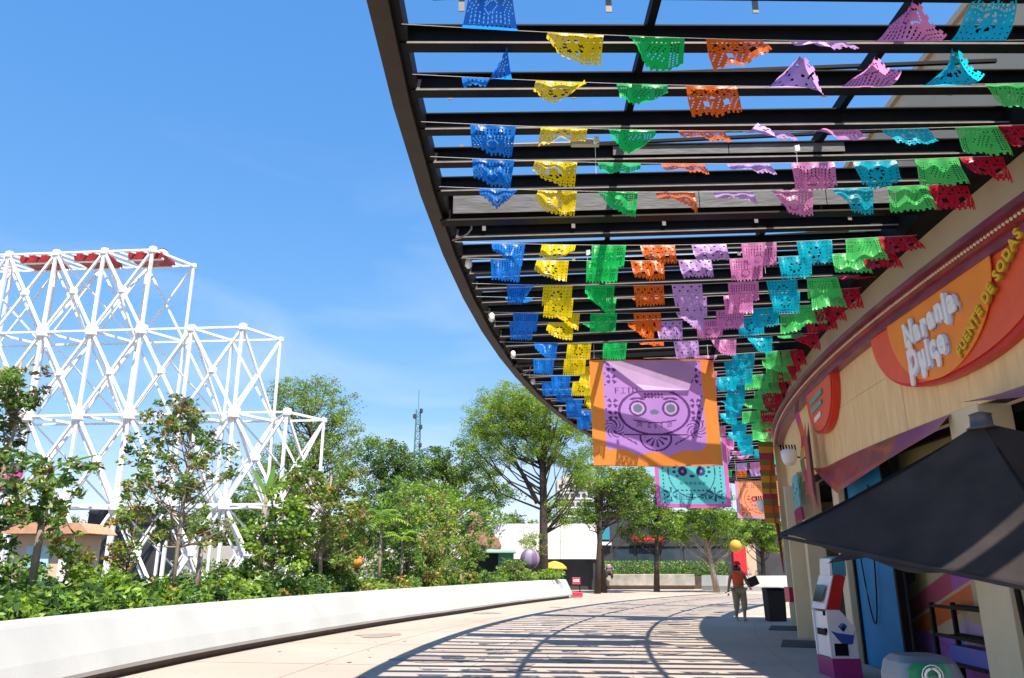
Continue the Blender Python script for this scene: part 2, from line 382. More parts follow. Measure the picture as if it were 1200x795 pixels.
b = MB(); b.prism(half(2.0, 4.88, 1.32, 1.05, k=2.0), PS, .172, .185); b.build('sign_disc', M_['sg_or'], sg)
M_['let_w'] = solid('letter_white', (.88, .86, .83), .4); M_['let_s'] = solid('letter_shadow', (.55, .06, .10), .5); M_['let_y'] = solid('letter_yellow', (.80, .50, .02), .4); M_['let_g'] = solid('letter_olive', (.35, .22, .02), .5)
M_['let_b'] = solid('letter_edge', (.55, .55, .72), .5)
def lettering(txt, s0, z0, size, rot, off, d, m, sc=(1, 1), wob=0, seed=1, name='lettering', par=None, z1=None, rotc=0, step=None):
    rr = random.Random(seed); x = 0; b = MB()
    for ch in txt:
        if ch == ' ': x += size * .42 * sc[0]; continue
        vs, fs = text_mesh(ch, size, off, .012)
        if not vs: continue
        mx_ = max(v[0] for v in vs); dy = wob * rr.uniform(-1, 1); ta = wob * rr.uniform(-1.5, 1.5)
        out = []
        for v in vs:
            px = x + v[0] * sc[0]; py = v[1] * sc[1] + dy + ta * v[0] + (rr.random() * 0)
            a = px * math.cos(rot) - py * math.sin(rot); c = px * math.sin(rot) + py * math.cos(rot)
            out.append(FP(s0 - a, z0 + c, d + v[2]))
        b.add(out, fs); x += (mx_ + size * .10) * sc[0] if step is None else step
    return b.build(name, m, par or sg)
for dd, ox, oz, mm_, ofx in ((0.192, .018, -.02, M_['let_b'], .027), (.208, 0, 0, M_['let_w'], .019)):
    lettering('Naranja', 2.78 - ox, 4.42 + oz, .42, R(3.5), ofx, dd, mm_, (.84, 1.0), .035, 5)
    lettering('Dulce', 2.76 - ox, 4.03 + oz, .44, R(4), ofx, dd, mm_, (.82, 1.05), .03, 9)
# drips under the letters
for s, z0, z1, r in ((2.66, 4.45, 4.30, .05), (2.72, 4.14, 3.93, .055), (2.38, 4.1, 3.96, .06), (1.98, 4.1, 3.99, .045)):
    poly = [(s + r * math.cos(t), (z1 if math.sin(t) < 0 else z0) + r * math.sin(t)) for t in [2 * math.pi * i / 14 for i in range(14)]]
    b = MB(); b.prism(poly, PS, .196, .2205); b.build('letter_drip', M_['let_w'], sg)
lettering('FUENTE DE SODAS', 1.50, 3.93, .175, R(33), .007, .19, M_['let_g'], (.98, 1), 0, 1)
lettering('FUENTE DE SODAS', 1.51, 3.94, .175, R(33), .006, .206, M_['let_y'], (.98, 1), 0, 1)
s2 = empty('round_shop_sign', FP(7.1, 4.0, .05), 'smaller orange half-round shop sign farther along the facade with teal and white bars', 'sign')
b = MB(); b.prism(half(7.1, 4.88, 1.05, .90), PS, .04, .16); b.build('sign_rim', M_['sg_rd'], s2)
b = MB(); b.prism(half(7.12, 4.88, .98, .84), PS, .163, .18); b.build('sign_board', M_['sg_co'], s2)
M_['teal'] = solid('teal_print', (.10, .42, .38), .4)
for z, s0, s1, m in ((4.66, 7.75, 6.75, 'teal'), (4.48, 7.7, 6.85, 'teal'), (4.28, 7.5, 7.0, 'let_w')):
    b = MB(); b.prism([(s0, z - .045), (s1, z + .0), (s1, z + .09), (s0, z + .045)], PS, .183, .2); b.build('letter_bar', M_[m], s2)

# striped hangings beside the second sign
sc_ = [solid('stripe_%d' % i, c, .6, .1, .25) for i, c in enumerate([(.20,.02,.03),(.50,.05,.22),(.65,.12,.02),(.55,.03,.03),(.60,.30,.03),(.20,.16,.04),(.35,.03,.10),(.50,.05,.03)])]
b = MB(); b.grid(lambda u, v: FP(8.6 - .45 * u, 4.85 - 1.9 * v, .30 + .03 * math.sin(v * 12)), 4, 24, lambda u, v: int(v * 8) % 8)
tag(b.build('striped_hanging', sc_), 'striped pink, red and orange cloth hanging from the cornice by the small sign', 'banner')
b = MB(); b.add([FP(7.95, 4.0, .34), FP(7.65, 4.3, .34), FP(7.5, 2.55, .36), FP(7.9, 3.0, .36)], [(0, 1, 2, 3)]); b.add([FP(7.95, 4.0, .28), FP(7.65, 4.3, .28), FP(7.5, 2.55, .30), FP(7.9, 3.0, .30)], [(3, 2, 1, 0)])
tag(b.build('red_pennant', solid('pennant_red', (.45, .03, .03), .5)), 'long red pointed pennant hanging beside the striped cloth', 'pennant')
b = MB(); b.grid(lambda u, v: FP(15.35, 0, 0) + Vector((-.45 - .42 * u, -.3, 5.0 - 2.3 * v + .02 * math.sin(v * 20))), 3, 28, lambda u, v: [5, 4, 6, 5, 2, 5, 4][int(v * 14) % 7])
tag(b.build('striped_hanging', sc_), 'brown and orange striped cloth on the far corner column', 'banner')
# teal fringed banner under the far boards
tf = empty('fringed_banner', FP(11.6, 2.9, .1), 'pale teal fringed banner with pink hem below the far boards', 'banner')
M_['tealc'] = solid('teal_cloth', (.25, .60, .62), .6, .15, .3); M_['pinkc'] = solid('pink_cloth', (.65, .15, .35), .6, .1, .3)
b = MB(); b.grid(lambda u, v: FP(12.6 - 2.4 * u, 3.55 - .1 * math.sin(u * 6) - .75 * v, .12 + .05 * math.sin(u * 14)), 24, 10, lambda u, v: 1 if (abs(u - .5) < .38 and abs(v - .45) < .3 and (int(u * 22) + int(v * 8)) % 3 == 0) else 0)
b.build('cloth', [M_['tealc'], M_['sg_rd'] if False else solid('teal_dark', (.05, .25, .35), .6)], tf)
b = MB()
for i in range(40):
    u = i / 40; p = FP(12.6 - 2.4 * u, 2.78 - .1 * math.sin(u * 6), .12 + .05 * math.sin(u * 14)); q = p + Vector((.02, 0, -.22 - .1 * rnd.random())); b.bar(p, q, .03, .008)
stuff(b.build('fringe', M_['pinkc'], tf))
# dome security lamps
def dome(p, label):
    e = empty('dome_lamp', p, label, 'lamp', 'white dome lamps on the facade')
    b = MB().lathe(Vector(p), [(.02, -.30), (.10, -.28), (.15, -.20), (.17, -.08), (.17, .02), (.12, .05)], 18); b.build('lamp_shade', M_['steel'], e, smooth=True)
    b = MB()
    for i in range(6): b.bar(Vector(p) + Vector((-.16 + .064 * i, .0, .02)), Vector(p) + Vector((-.16 + .064 * i, .05, .16)), .03, .012)
    b.build('louvre', M_['black'], e)
    MB().bar(Vector(p) + Vector((0, 0, -.1)), Vector(p) + Vector((.5, .05, -.14)), .03).build('arm', M_['black'], e)
dome(FP(9.6, 3.98, .38), 'white dome lamp with dark louvres beside the striped hanging'); dome(FP(15.3, 3.35, .75), 'white dome lamp on the far corner column below the striped cloth')
# cables down the corner column
b = MB()
for i in range(5):
    b.tube([FP(15.15 - .05 * i, 5.0, .34), FP(15.1 - .07 * i, 3.6, .40 + .03 * i), FP(15.1 - .05 * i, 2.2 - .2 * i, .36)], .018, 5)
tag(b.build('cable_bundle', sc_[7]), 'bundle of red and dark cables running down the far corner column', 'cable')
# teal panel on the far pillar
tp_ = MB(); fbox(tp_, 13.76, 14.9, 0, 3.4, -.1, .02, 1); tp_.build('teal_panel', solid('pale_teal', (.35, .62, .62), .5), bd)
b = MB(); fbox(b, 11.15, 11.48, 0, 3.3, -.3, -.2, 1); b.build('side_panel', M_['pillar'], bd)
MB().box(FP(13.0, .9, .35), (.10, .35, .35)).build('red_box', solid('box_red', (.6, .03, .08), .4), bd)

# ================================================================ PERGOLA
pg = empty('pergola', CP(a_of(9.2), 3, 0), 'black steel slatted pergola curving along the cream building above the walkway', 'pergola')
YB = [5.80 + .7 * k for k in range(-8, 56)]
ZB = 6.0
me_blk = unit_box(M_['black']); me_edg = unit_box(M_['edge']); me_brn = unit_box(M_['brown'])
girders = [1.7, 9.28, 16.9, 24.4, 31.9, 39.4]
for Y in YB:
    if any(abs(Y - gY) < .12 for gY in girders): continue
    a = a_of(Y); w1 = w_face(a)
    p0, p1 = CP(a, .20, ZB + .005), CP(a, w1, ZB + .005); d = (p1 - p0)
    # I-section beam drawn as one mesh
    Mx = frame(d); c = (p0 + p1) / 2; L = d.length; b = MB()
    b.box(c + Vector((0, 0, .095)), (L, .012, .17), M=Mx); b.box(c, (L, .13, .014), M=Mx); b.box(c + Vector((0, 0, .186)), (L, .13, .014), M=Mx)
    f = Mx @ Vector((0, -.0665, 0)); f = f if f.y < 0 else -f
    b.box(c + f, (L - .1, .0025, .018), M=Mx, mi=1)  # pale strip painted where sun catches the lower flange
    b.build('beam', [M_['black'], M_['edge']], pg)
for gY in girders:
    a = a_of(gY); w1 = w_face(a); p0, p1 = CP(a, .15, ZB - .06), CP(a, w1, ZB - .06); d = p1 - p0; Mx = frame(d); c = (p0 + p1) / 2; L = d.length; b = MB()
    b.box(c + Vector((0, 0, .16)), (L, .02, .34), M=Mx); b.box(c - Vector((0, 0, .018)), (L, .18, .02), M=Mx); b.box(c + Vector((0, 0, .34)), (L, .18, .02), M=Mx)
    f = Mx @ Vector((0, -.092, 0)); f = f if f.y < 0 else -f
    b.box(c + f - Vector((0, 0, .018)), (L - .1, .003, .022), M=Mx, mi=1)
    b.build('girder', [M_['black'], M_['brown']], pg)
def ring(w, z, ww, hh, name, m, Y0=-1, Y1=44.6, step=1.9):
    b = MB(); ys = list(np.arange(Y0, Y1, step)) + [Y1]; rows = []
    for Y in ys:
        a = a_of(Y); rows.append([CP(a, w - ww/2, z - hh/2), CP(a, w + ww/2, z - hh/2), CP(a, w + ww/2, z + hh/2), CP(a, w - ww/2, z + hh/2)])
    vs = [q for r in rows for q in r]
    b.add(vs, [(i*4+k, i*4+(k+1) % 4, i*4+4+(k+1) % 4, i*4+4+k) for i in range(len(ys)-1) for k in range(4)] + [(0, 1, 2, 3), tuple(len(vs)-4+k for k in (3, 2, 1, 0))])
    return b.build(name, m, pg)
ring(.09, ZB + .10, .17, .34, 'fascia', M_['brown'])
ring(.215, ZB + .12, .07, .22, 'fascia_channel', M_['black'])
ring(2.40, ZB + .24, .07, .12, 'purlin', M_['black']); ring(4.62, ZB + .24, .07, .12, 'purlin', M_['black'])
# ring beam on the wall, and dark soffit strip farther along
b = MB(); fbox(b, -8, 38, 5.82, 6.16, .005, .30, 34); b.build('wall_ring_beam', M_['black'], pg)
# grey sheets between beams
def sheet(Y0, Y1, w0, w1, z=ZB + .19):
    a0, a1 = a_of(Y0), a_of(Y1)
    b = MB(); b.add([CP(a0, w0, z), CP(a0, w1, z), CP(a1, w1, z), CP(a1, w0, z)], [(0, 1, 2, 3)])
    b.build('grey_sheet', M_['sheet'], pg)
def web_plate(Y, w0, w1, z0, z1):
    a = a_of(Y); p0, p1 = CP(a, w0, (z0 + z1) / 2), CP(a, w1, (z0 + z1) / 2)
    MB().bar(p0, p1, .008, z1 - z0).build('grey_sheet', M_['plate'], pg)
M_['plate'] = mat('grey_plate', (.13, .13, .135), .7, .3, 3, .3, 8, stretch=(1, 1, 5))
for w0, w1 in ((.32, 1.9), (1.91, 3.5), (3.51, 5.1), (5.11, 6.2)): web_plate(9.17, w0, w1, 6.0, 6.36)
for w0, w1 in ((2.3, 3.6), (3.61, 4.9)): web_plate(7.86, w0, w1, 6.07, 6.2)
sheet(16.2, 16.8, .35, 2.36); sheet(16.2, 16.8, 2.44, 4.58); sheet(23.7, 24.3, .3, 2.4); sheet(23.7, 24.3, 2.44, 4.6); sheet(11.3, 11.8, 2.44, 4.5)
sheet(3.2, 4.95, 4.1, 6.6, ZB + .22)  # added unseen sheet overhead, placed to shade the umbrella
# conduit rails above the beams, with hanger brackets
me_pale = unit_box(M_['edge'])
for Y, w0, w1, dz in ((5.45, .5, 4.4, .30), (6.75, .3, 6.0, .36), (8.05, .3, 6.2, .33), (9.95, .4, 6.0, .33), (11.2, .4, 6, .33), (13.0, .4, 6, .33), (14.6, .4, 6, .33)):
    a = a_of(Y); member('conduit_rail', me_blk, pg, CP(a, w0, ZB + dz - .06), CP(a_of(Y - .12), w1, ZB + dz + .06), .035, .035)
    w = w0 + .25
    while w < w1:
        member('rail_bracket', me_pale, pg, CP(a, w, ZB + .10), CP(a, w, ZB + dz + .02), .05, .012); w += 1.25
# cable loops and little fittings at the fascia
for Y in YB[5::1]:
    if Y > 26: break
    a = a_of(Y)
    if rnd.random() < .55: member('fitting', me_pale, pg, CP(a, .255, ZB + .02), CP(a, .275, ZB + .16), .035, .015)
for gY in girders[1:4]:
    pts = [CP(a_of(gY + .05 + .25 * t), .26 + .28 * math.sin(t * math.pi), ZB - .06 + .14 * math.cos(t * 3)) for t in np.linspace(0, 1, 8)]
    MB().tube(pts, .012, 5).build('cable_loop', M_['edge'], pg)
for Y, w in ((10.75, .33), (13.4, .33), (16.0, .33), (18.5, .33), (22.0, .33)):
    p = CP(a_of(Y), w, ZB - .02); MB().lathe(p, [(.02, -.12), (.055, -.08), (.05, .02), (.02, .05)], 10).build('small_lamp', M_['steel'], pg, smooth=True)
# tube lamp
tl = empty('tube_lamp', CP(a_of(7.35), 1.3, ZB - .04), 'thin pale tube lamp slung between the pergola beams near the left edge', 'lamp')
p0, p1 = CP(a_of(7.45), .75, ZB - .02), CP(a_of(7.4), 1.95, ZB - .03)
MB().tube([p0, p1], .018, 8).build('tube', M_['edge'], tl); MB().box(p1, (.30, .06, .07)).build('lamp_body', solid('lamp_grey', (.45, .42, .38)), tl)
for Y, w, i in ((7.3, 2.05, 0), (7.55, 4.25, 1), (10.5, 2.1, 2), (10.5, 4.6, 3)):
    p = CP(a_of(Y), w, ZB - .02); lab = ['below the second purlin crossing left of the lilac flags', 'between the lilac and pink flags near the front', 'over the blue and yellow flags past the grey sheets', 'over the cyan flags past the grey sheets'][i]
    b = MB(); b.tube([p, p + Vector((0, 0, -.07))], .02, 8); b.tube([p + Vector((.03, 0, .01)), p + Vector((.03, 0, -.06))], .012, 8); b.tube([p + Vector((0, 0, -.07)), p + Vector((.0, .02, -.42))], .003, 4)
    tag(b.build('hanging_clip', M_['steel']), 'white rope clip on a beam ' + lab, 'clip', 'clips under the pergola')

# ================================================================ PAPEL PICADO
CN = ['royal blue', 'yellow', 'green', 'orange', 'lilac', 'pink', 'cyan', 'light green', 'dark red']
CC = [(.01, .24, .90), (.98, .74, .005), (.01, .68, .14), (.98, .19, .01), (.70, .44, .95), (.92, .32, .70), (.005, .66, .92), (.12, .88, .22), (.78, .02, .07)]
def tissue(n, c):
    m = mat(n, c, .32, .10, 8, .25, 25, trans=.62); return m
TM = [tissue('tissue_' + n.replace(' ', '_'), c) for n, c in zip(CN, CC)]
FW, FH, NX, NY = .465, .34, 36, 26
def hole(pat, i, j):
    x, y = (i + .5) / NX, (j + .5) / NY; cx, cy = x - .5, y - .5
    if j <= 1 or i == 0 or i == NX - 1: return False
    if j >= NY - 2: return (i // 2) % 2 == 1
    if j == NY - 3: return False
    p = pat % 5
    if p == 0:
        if y < .5 and (i % 3 == 1) and (j % 3 != 2) and abs(cx) < .42: return True
        r = math.hypot(cx, (y - .66) * .85)
        return (.10 < r < .15 and (i + j) % 2 == 0) or (y > .55 and abs(cx) > .25 and (i + j) % 3 == 0 and j % 2 == 0)
    if p == 1:
        r = math.hypot(cx, (cy) * .8)
        if r < .07: return False
        if r < .25: return int((math.atan2(cy, cx) + math.pi) * 8 / math.pi) % 2 == 0 and .11 < r < .20
        return (i % 4 == 2 and j % 4 == 2) or (j == NY - 5 and i % 2 == 0)
    if p == 2:
        if abs(cx) > .27: return i % 2 == 0 and j % 2 == 1 and abs(cx) < .45
        return (abs(cx) < .2 and .25 < y < .7 and (i * 3 + j * 5) % 7 == 0) or (j == 4 and i % 3 == 0)
    if p == 3:
        if y < .45: return (i + j) % 3 == 0 and (i - j) % 3 == 0 or (i % 4 < 2 and j % 4 < 2 and (i // 4 + j // 4) % 2 == 0)
        return (i * 2 + j) % 9 == 0 or (abs(abs(cx) - .2) < .05 and .55 < y < .72)
    if i % 5 == 0: return False
    return ((i % 5 in (2, 3)) and j % 5 in (2, 3) and (i // 5 + j // 5) % 2 == 0) or (.2 < abs(cx) < .24 and y > .5)
cache = {}
def flag_mesh(ci, f, far, seed):
    key = (ci, f, far, seed)
    if key in cache: return cache[key]
    view = 51 if not far else 14
    rr = random.Random(hash((ci, seed, len(f))) & 0xffff); ph = rr.uniform(0, 6)
    mb = MB(); rows = {}
    def ang(s):
        v = f[0] + (f[1] - f[0]) * min(1, s * 2) if s < .5 else f[1] + (f[2] - f[1]) * (s * 2 - 1)
        return math.asin(max(-1, min(1, v if v < 0 else v * .80))) - R(view) if not far else v
    vs = []
    for j in range(NY + 1):
        t = j / NY
        for i in range(NX + 1):
            s = i / NX; base = ang(s); y = z = 0; n = 6
            for q in range(n):
                tt = t * (q + .5) / n; a = base * (.75 + .35 * min(1, tt * 2)) + .30 * math.sin(tt * 5 + ph + s * 3) * tt
                y += math.sin(a) * FH * t / n; z -= math.cos(a) * FH * t / n
            x = (s - .5) * FW * (1 - .06 * t * abs(base)); x += .045 * t * math.sin(ph + s * 2)
            y += .018 * math.sin(s * 14 + ph) * min(1, t * 3)
            vs.append((x, y, z))
    w = NX + 1; fs = []
    for j in range(NY):
        for i in range(NX):
            if hole(ci + seed * 0, i, j): continue
            fs.append((j*w+i, j*w+i+1, (j+1)*w+i+1, (j+1)*w+i))
    mb.add(vs, fs); me = mb.mesh('paper_flag', smooth=True); me.materials.append(TM[ci]); cache[key] = me; return me
N_ = None
front = {
 0: [(-.8,-.85,-.8), (.1,.7,.95), (.1,.95,.8), (.9,.7,.1), (.05,.2,.05), (-.5,-.95,-.1), (-.9,-.9,-.9), (.9,.9,.9), (.8,.9,.9)],
 1: [(.3,.1,-.9), (.2,.6,-.05), (.3,.5,.2), (.95,.9,.6), (-.3,-.9,.05), (-.3,-.8,-.4), (-.3,-.98,-.3), (.5,.8,.95), (.9,.9,.9)],
 2: [(.7,.95,.95), (.5,.15,.4), (.1,.7,.1), (.1,.2,.1), (-.3,.1,.05), (-.2,.1,.15), (.3,.3,.3), (.7,.95,.98), (.6,.7,.6)],
 3: [(.6,.9,.95), (.1,.6,.98), (.1,.08,.1), (.1,.12,.08), (.05,.15,.1), (.9,.9,.8), (.7,.95,.6), (.8,.98,.9), (.4,.8,.9)],
 4: [(.1,.6,-.1), (.15,.8,.98), (-.1,.5,.98), (.1,.2,.6), (.1,.05,.2), (.2,.8,.98), (.2,.8,.98), (.9,.95,.9), (.9,.98,.95)],
 5: [(.1,.5,.85), (.2,.4,.1), (.85,.95,.95), (.4,.7,.5), (.6,.5,.35), (.95,.98,.95), (.98,.95,.9), (.95,.9,.95), (.6,.5,.3)],
 6: [(.9,.95,.98), (.1,.6,.98), (.9,.95,.95), (.6,.8,.6), (.7,.6,.5), (.9,.95,.95), (.95,.9,.9), (.6,.8,.9), (.6,.6,.6)]}
shapes_far = [(-.1,.0,.1), (.1,.15,-.05), (-.15,-.3,-.1), (-.9,-.3,.1), (.15,.05,-.2), (-1.4,-.9,-.1), (.0,-.1,-1.2), (.4,.5,.3), (-1.2,-1.0,-1.1)]
ordn = ['first', 'second', 'third', 'fourth', 'fifth', 'sixth', 'seventh', 'eighth', 'ninth', 'tenth', 'eleventh', 'twelfth', 'thirteenth', 'fourteenth', 'fifteenth', 'sixteenth', 'seventeenth', 'eighteenth', 'nineteenth', 'twentieth']
ordn += ['twenty-' + o for o in ordn[:9]] + ['thirtieth'] + ['thirty-' + o for o in ordn[:9]] + ['fortieth'] + ['forty-' + o for o in ordn[:9]]
srows = [5.38, 6.10, 6.81, 7.55, 8.30, 9.82, 10.47, 11.6, 12.08, 12.98, 13.6, 14.8, 16.2, 16.95, 17.6, 18.4, 19.35, 20.3, 21.4, 22.2, 23.1, 24.7, 25.6, 26.6, 27.7, 28.8, 30.0, 31.3, 32.8, 34.6, 37.0]
for r, Y in enumerate(srows):
    a = a_of(Y); w1 = w_face(a) - .02
    zs = lambda w: 5.93 - .10 * w / w1 - .10 * math.sin(math.pi * w / w1) + .03 * math.sin(r * 2.1)
    look = ('blown flat and folded by the wind' if r < 3 else 'fluttering below the beams' if r < 8 else 'crowded with its neighbours' if r < 20 else 'far along the walkway')
    gl = empty('paper_garland', CP(a, 3, zs(3)), 'multicoloured cut-paper bunting, %s string from the front, %s' % (ordn[r], look), 'garland', 'papel picado strings under the pergola')
    pts = [CP(a, .26 + (w1 - .26) * i / 14, zs(.26 + (w1 - .26) * i / 14)) for i in range(15)]
    MB().tube(pts, .0026, 4).build('string', M_['steel'], gl)
    for c in range(9):
        w = .98 + .685 * c + (rnd.uniform(-.04, .04) if r < 6 else rnd.uniform(-.10, .10)) + (0 if r < 8 else .13 * math.sin(r * 2.4))
        if w + .27 > w1: w = w1 - .27
        if r in front: me = flag_mesh(c, front[r][c], False, 0)
        else:
            me = flag_mesh(c, shapes_far[rnd.choice([0, 0, 1, 1, 2, 3, 3, 4, 5, 6, 7, 8])], True, 0)
        p = CP(a, w, zs(w) - .004); tv = CP(a, w + .1, 0) - CP(a, w, 0)
        sl_ = (zs(w + .1) - zs(w - .1)) / .2
        Mr = Matrix.Rotation(math.atan2(tv.y, tv.x), 4, 'Z') @ Matrix.Rotation(-math.atan(sl_), 4, 'Y')
        o = link_part('paper_flag', me, None, gl, Matrix.Translation(p) @ Mr); o['label'] = CN[c] + ' cut-paper flag'

# ---- tiny 5x7 font for printed words
F57 = {'F':'11111100001000011110100001000010000','I':'11111001000010000100001000010011111','T':'11111001000010000100001000010000100','U':'10001100011000110001100011000101110',
 'R':'11110100011000111110101001001010001','O':'01110100011000110001100011000101110','C':'01111100001000010000100001000001111','K':'10001100101010011000101001001010001',
 'E':'11111100001000011110100001000011111','D':'11110100011000110001100011000111110','A':'01110100011000111111100011000110001','B':'11110100011000111110100011000111110','L':'10000100001000010000100001000011111'}
def word(w, x0, y0, h, x, y, pitch=6):
    """true where the printed word covers (x, y); y down"""
    c = h / 7; i, j = int((x - x0) // c), int((y - y0) // c)
    if x < x0 or y < y0 or j > 6 or i >= len(w) * pitch: return False
    ch = w[i // pitch]; k = i % pitch
    return k < 5 and ch in F57 and F57[ch][j * 5 + k] == '1'
def el_(x, y, cx, cy, rx, ry): return ((x - cx) / rx) ** 2 + ((y - cy) / ry) ** 2
def ringd(x, y, cx, cy, rx, ry, t):
    q = math.sqrt(el_(x, y, cx, cy, rx, ry)); return abs(q - 1) * min(rx, ry) < t
def rosette(x, y, cx, cy, r):
    dx, dy = x - cx, y - cy; d = math.hypot(dx, dy); a = math.atan2(dy, dx)
    return .25 * r < d < r and abs(math.sin(2 * a)) > .75
# colours 0 border 1 field 2 dark 3 grey-blue 4 white
def big_print(u, v):
    x, y = u * 2.45, v * 2.25
    ed = .26
    sc = 2.25 - .20 - .09 * abs(math.sin((x - .3) * 5.4)) - .16 * abs((x - 1.22) / 1.0) ** 3
    inside = ed < x < 2.45 - ed and y < sc and y > .03
    if not inside: return 0
    if (x < .5 or x > 1.95):
        cxx = .42 if x < 1 else 2.03
    for cx in (.42, 2.03):
        for cy in (.16, .42, .94, 1.20):
            if rosette(x, y, cx, cy, .115): return 2
        for cy in (.05, .3, .55, .8, 1.07, 1.33):
            if math.hypot(x - cx + (.13 if cx < 1 else -.13), y - cy) < .017: return 2
    for cx in (.68, .95, 1.50, 1.78):
        if rosette(x, y, cx, .13, .10): return 2
    if word('FITU', .48, .60, .13, x, y): return 2
    if word('RA', 1.28, .26, .26, x, y): return 2
    if ringd(x, y, 1.22, 1.12, .68, .48, .020) and y > .70: return 2
    if y > .69 and y < .71 and abs(x - 1.22) < .42: return 2
    for cx in (.90, 1.54):
        if ringd(x, y, cx, 1.05, .15, .15, .022): return 2
        if el_(x, y, cx, 1.05, .09, .09) < 1: return 3
        if el_(x, y, cx, 1.05, .13, .13) < 1: return 4
        if ringd(x, y, cx, .88, .11, .05, .02) and y < .875: return 2
    if el_(x, y, 1.22, 1.13, .09, .055) < 1: return 3
    for k in range(-1, 2):
        if rosette(x, y, 1.22 + k * .13, .78, .07): return 2
    yb = 1.30 + .05 * math.cos((x - 1.22) * 4)
    if abs(y - yb) < .014 and abs(x - 1.22) < .42: return 2
    for k, w_ in ((-.30, .1), (-.12, .06), (0, .05), (.12, .06), (.28, .1)):
        if abs(x - 1.22 - k) < .5 * w_ and yb < y < yb + .12 and int((x + y) * 60) % 2: return 2
    if ringd(x, y, 1.22, 1.66, .30, .27, .018) and y > 1.60: return 2
    if abs(y - 1.60) < .014 and abs(x - 1.22) < .62: return 2
    d = math.hypot(x - 1.22, (y - 1.63)); a = math.atan2(y - 1.63, x - 1.22)
    if y > 1.64 and .07 < d < .23 and abs(math.sin(a * 5.5)) > .8: return 2
    for sgn in (-1, 1):
        for k in range(6):
            lx, ly = 1.22 + sgn * (.40 + k * .075), 1.78 - k * .045
            dx, dy = (x - lx) * sgn, y - ly
            if ((dx * .7 - dy * .7) / .05) ** 2 + ((dx * .7 + dy * .7) / .015) ** 2 < 1: return 2
        cx, cy = 1.22 + sgn * .80, 1.48; dd = math.hypot(x - cx, y - cy); aa = math.atan2(y - cy, x - cx)
        if dd < .20 and int(dd * 40 + aa * 4) % 3 == 0: return 2
    return 1
def skull_small(W, H, txt):
    def fn(u, v):
        x, y = u * W, v * H; e = .11 * W / 1.9
        if x < e or x > W - e or y > H - e * .8: return 0
        cx, cy = W / 2, H * .50
        for bx in (e * 1.9, W - e * 1.9):
            if abs(x - bx) < .022 and (y * 9) % 1 < .5: return 2
        if ringd(x, y, cx, cy, W * .32, H * .36, .014) and y > H * .25: return 2
        for sgn in (-1, 1):
            ex = cx + sgn * W * .125
            if el_(x, y, ex, cy - .02, W * .062, W * .062) < 1: return 2 if el_(x, y, ex, cy - .02, W * .02, W * .02) > 1 else 0
            if el_(x, y, cx + sgn * W * .24, cy, .06, .04) < 1 or el_(x, y, cx + sgn * W * .235, cy - .13, .05, .03) < 1 or el_(x, y, cx + sgn * W * .20, cy + .12, .04, .03) < 1: return 2
            qx, qy = x - (cx + sgn * W * .30), y - H * .82
            if math.hypot(qx, qy) < .2 and abs(math.sin(3 * math.atan2(qy, qx))) > .85 and math.hypot(qx, qy) > .05: return 2
        if el_(x, y, cx, cy + .12, .09, .04) < 1: return 2
        if abs(y - H * .66) < .045 and abs(x - cx) < W * .19 and int(x * 22) % 3: return 3
        if abs(y - H * .76) < .02 and abs(x - cx) < W * .22 and (x * 8) % 1 < .5: return 2
        if txt and word(txt, W * .26, H * .81, H * .085, x, y): return 2
        for k in range(5):
            if rosette(x, y, cx + (k - 2) * W * .13, H * .16, .08): return 2
        return 1
    return fn
def clothm(n, c, t=.5): return mat(n, c, .65, .05, 3, .1, 60, trans=t)
BM1 = [clothm('banner_orange', (.98, .34, .06)), clothm('banner_lilac', (.62, .32, .88)), clothm('banner_purple', (.10, .02, .20), .12), clothm('banner_greyblue', (.16, .18, .34), .35), clothm('banner_pale', (.70, .52, .78))]
BM2 = [clothm('banner_magenta', (.80, .18, .62)), clothm('banner_aqua', (.16, .74, .78)), clothm('banner_navy', (.015, .07, .20), .1), clothm('banner_teal', (.05, .45, .42))]
BM3 = [clothm('banner_pink', (.72, .36, .66)), clothm('banner_salmon', (.90, .36, .18)), clothm('banner_wine', (.45, .06, .05), .4), clothm('banner_violet', (.45, .15, .45))]
def banner(x0, x1, ytop, ybot, Y, mats, fn, nx, ny, label, tilt=0):
    pa, pb, pc = at(x0, ytop, Y=Y), at(x1, ytop, Y=Y), at(x0, ybot, Y=Y)
    W, H = (pb - pa).length, (pa - pc).length
    e = empty('cloth_banner', (pa + pb) / 2, label, 'banner', 'printed banners hung under the pergola')
    def P(u, v):
        q = pa + (pb - pa) * u; q = Vector((q.x + tilt * v * H, q.y + .03 * math.sin(u * 7 + v * 3) + .05 * v * math.sin(u * 3), pa.z - H * v - .02 * math.sin(u * math.pi) + (pb.z - pa.z) * u)); return q
    b = MB(); b.grid(P, nx, ny, fn); b.build('cloth', mats, e)
    MB().tube([P(-.02, 0), P(1.02, 0)], .018, 6).build('top_rod', M_['black'], e)
    MB().tube([P(0, 1), P(.5, 1), P(1, 1)], .012, 6).build('hem', mats[0], e)
    for u in (.04, .96):
        q = P(u, 0); MB().tube([q, Vector((q.x, q.y, ZB - .01))], .004, 4).build('cord', M_['steel'], e)
    return W, H, P, e
W, H, P1, e1 = banner(690.5, 836, 421, 545, 15.3, BM1, big_print, 190, 160, 'large orange and purple banner with a papel picado skull print, nearest of the hung banners', .012)
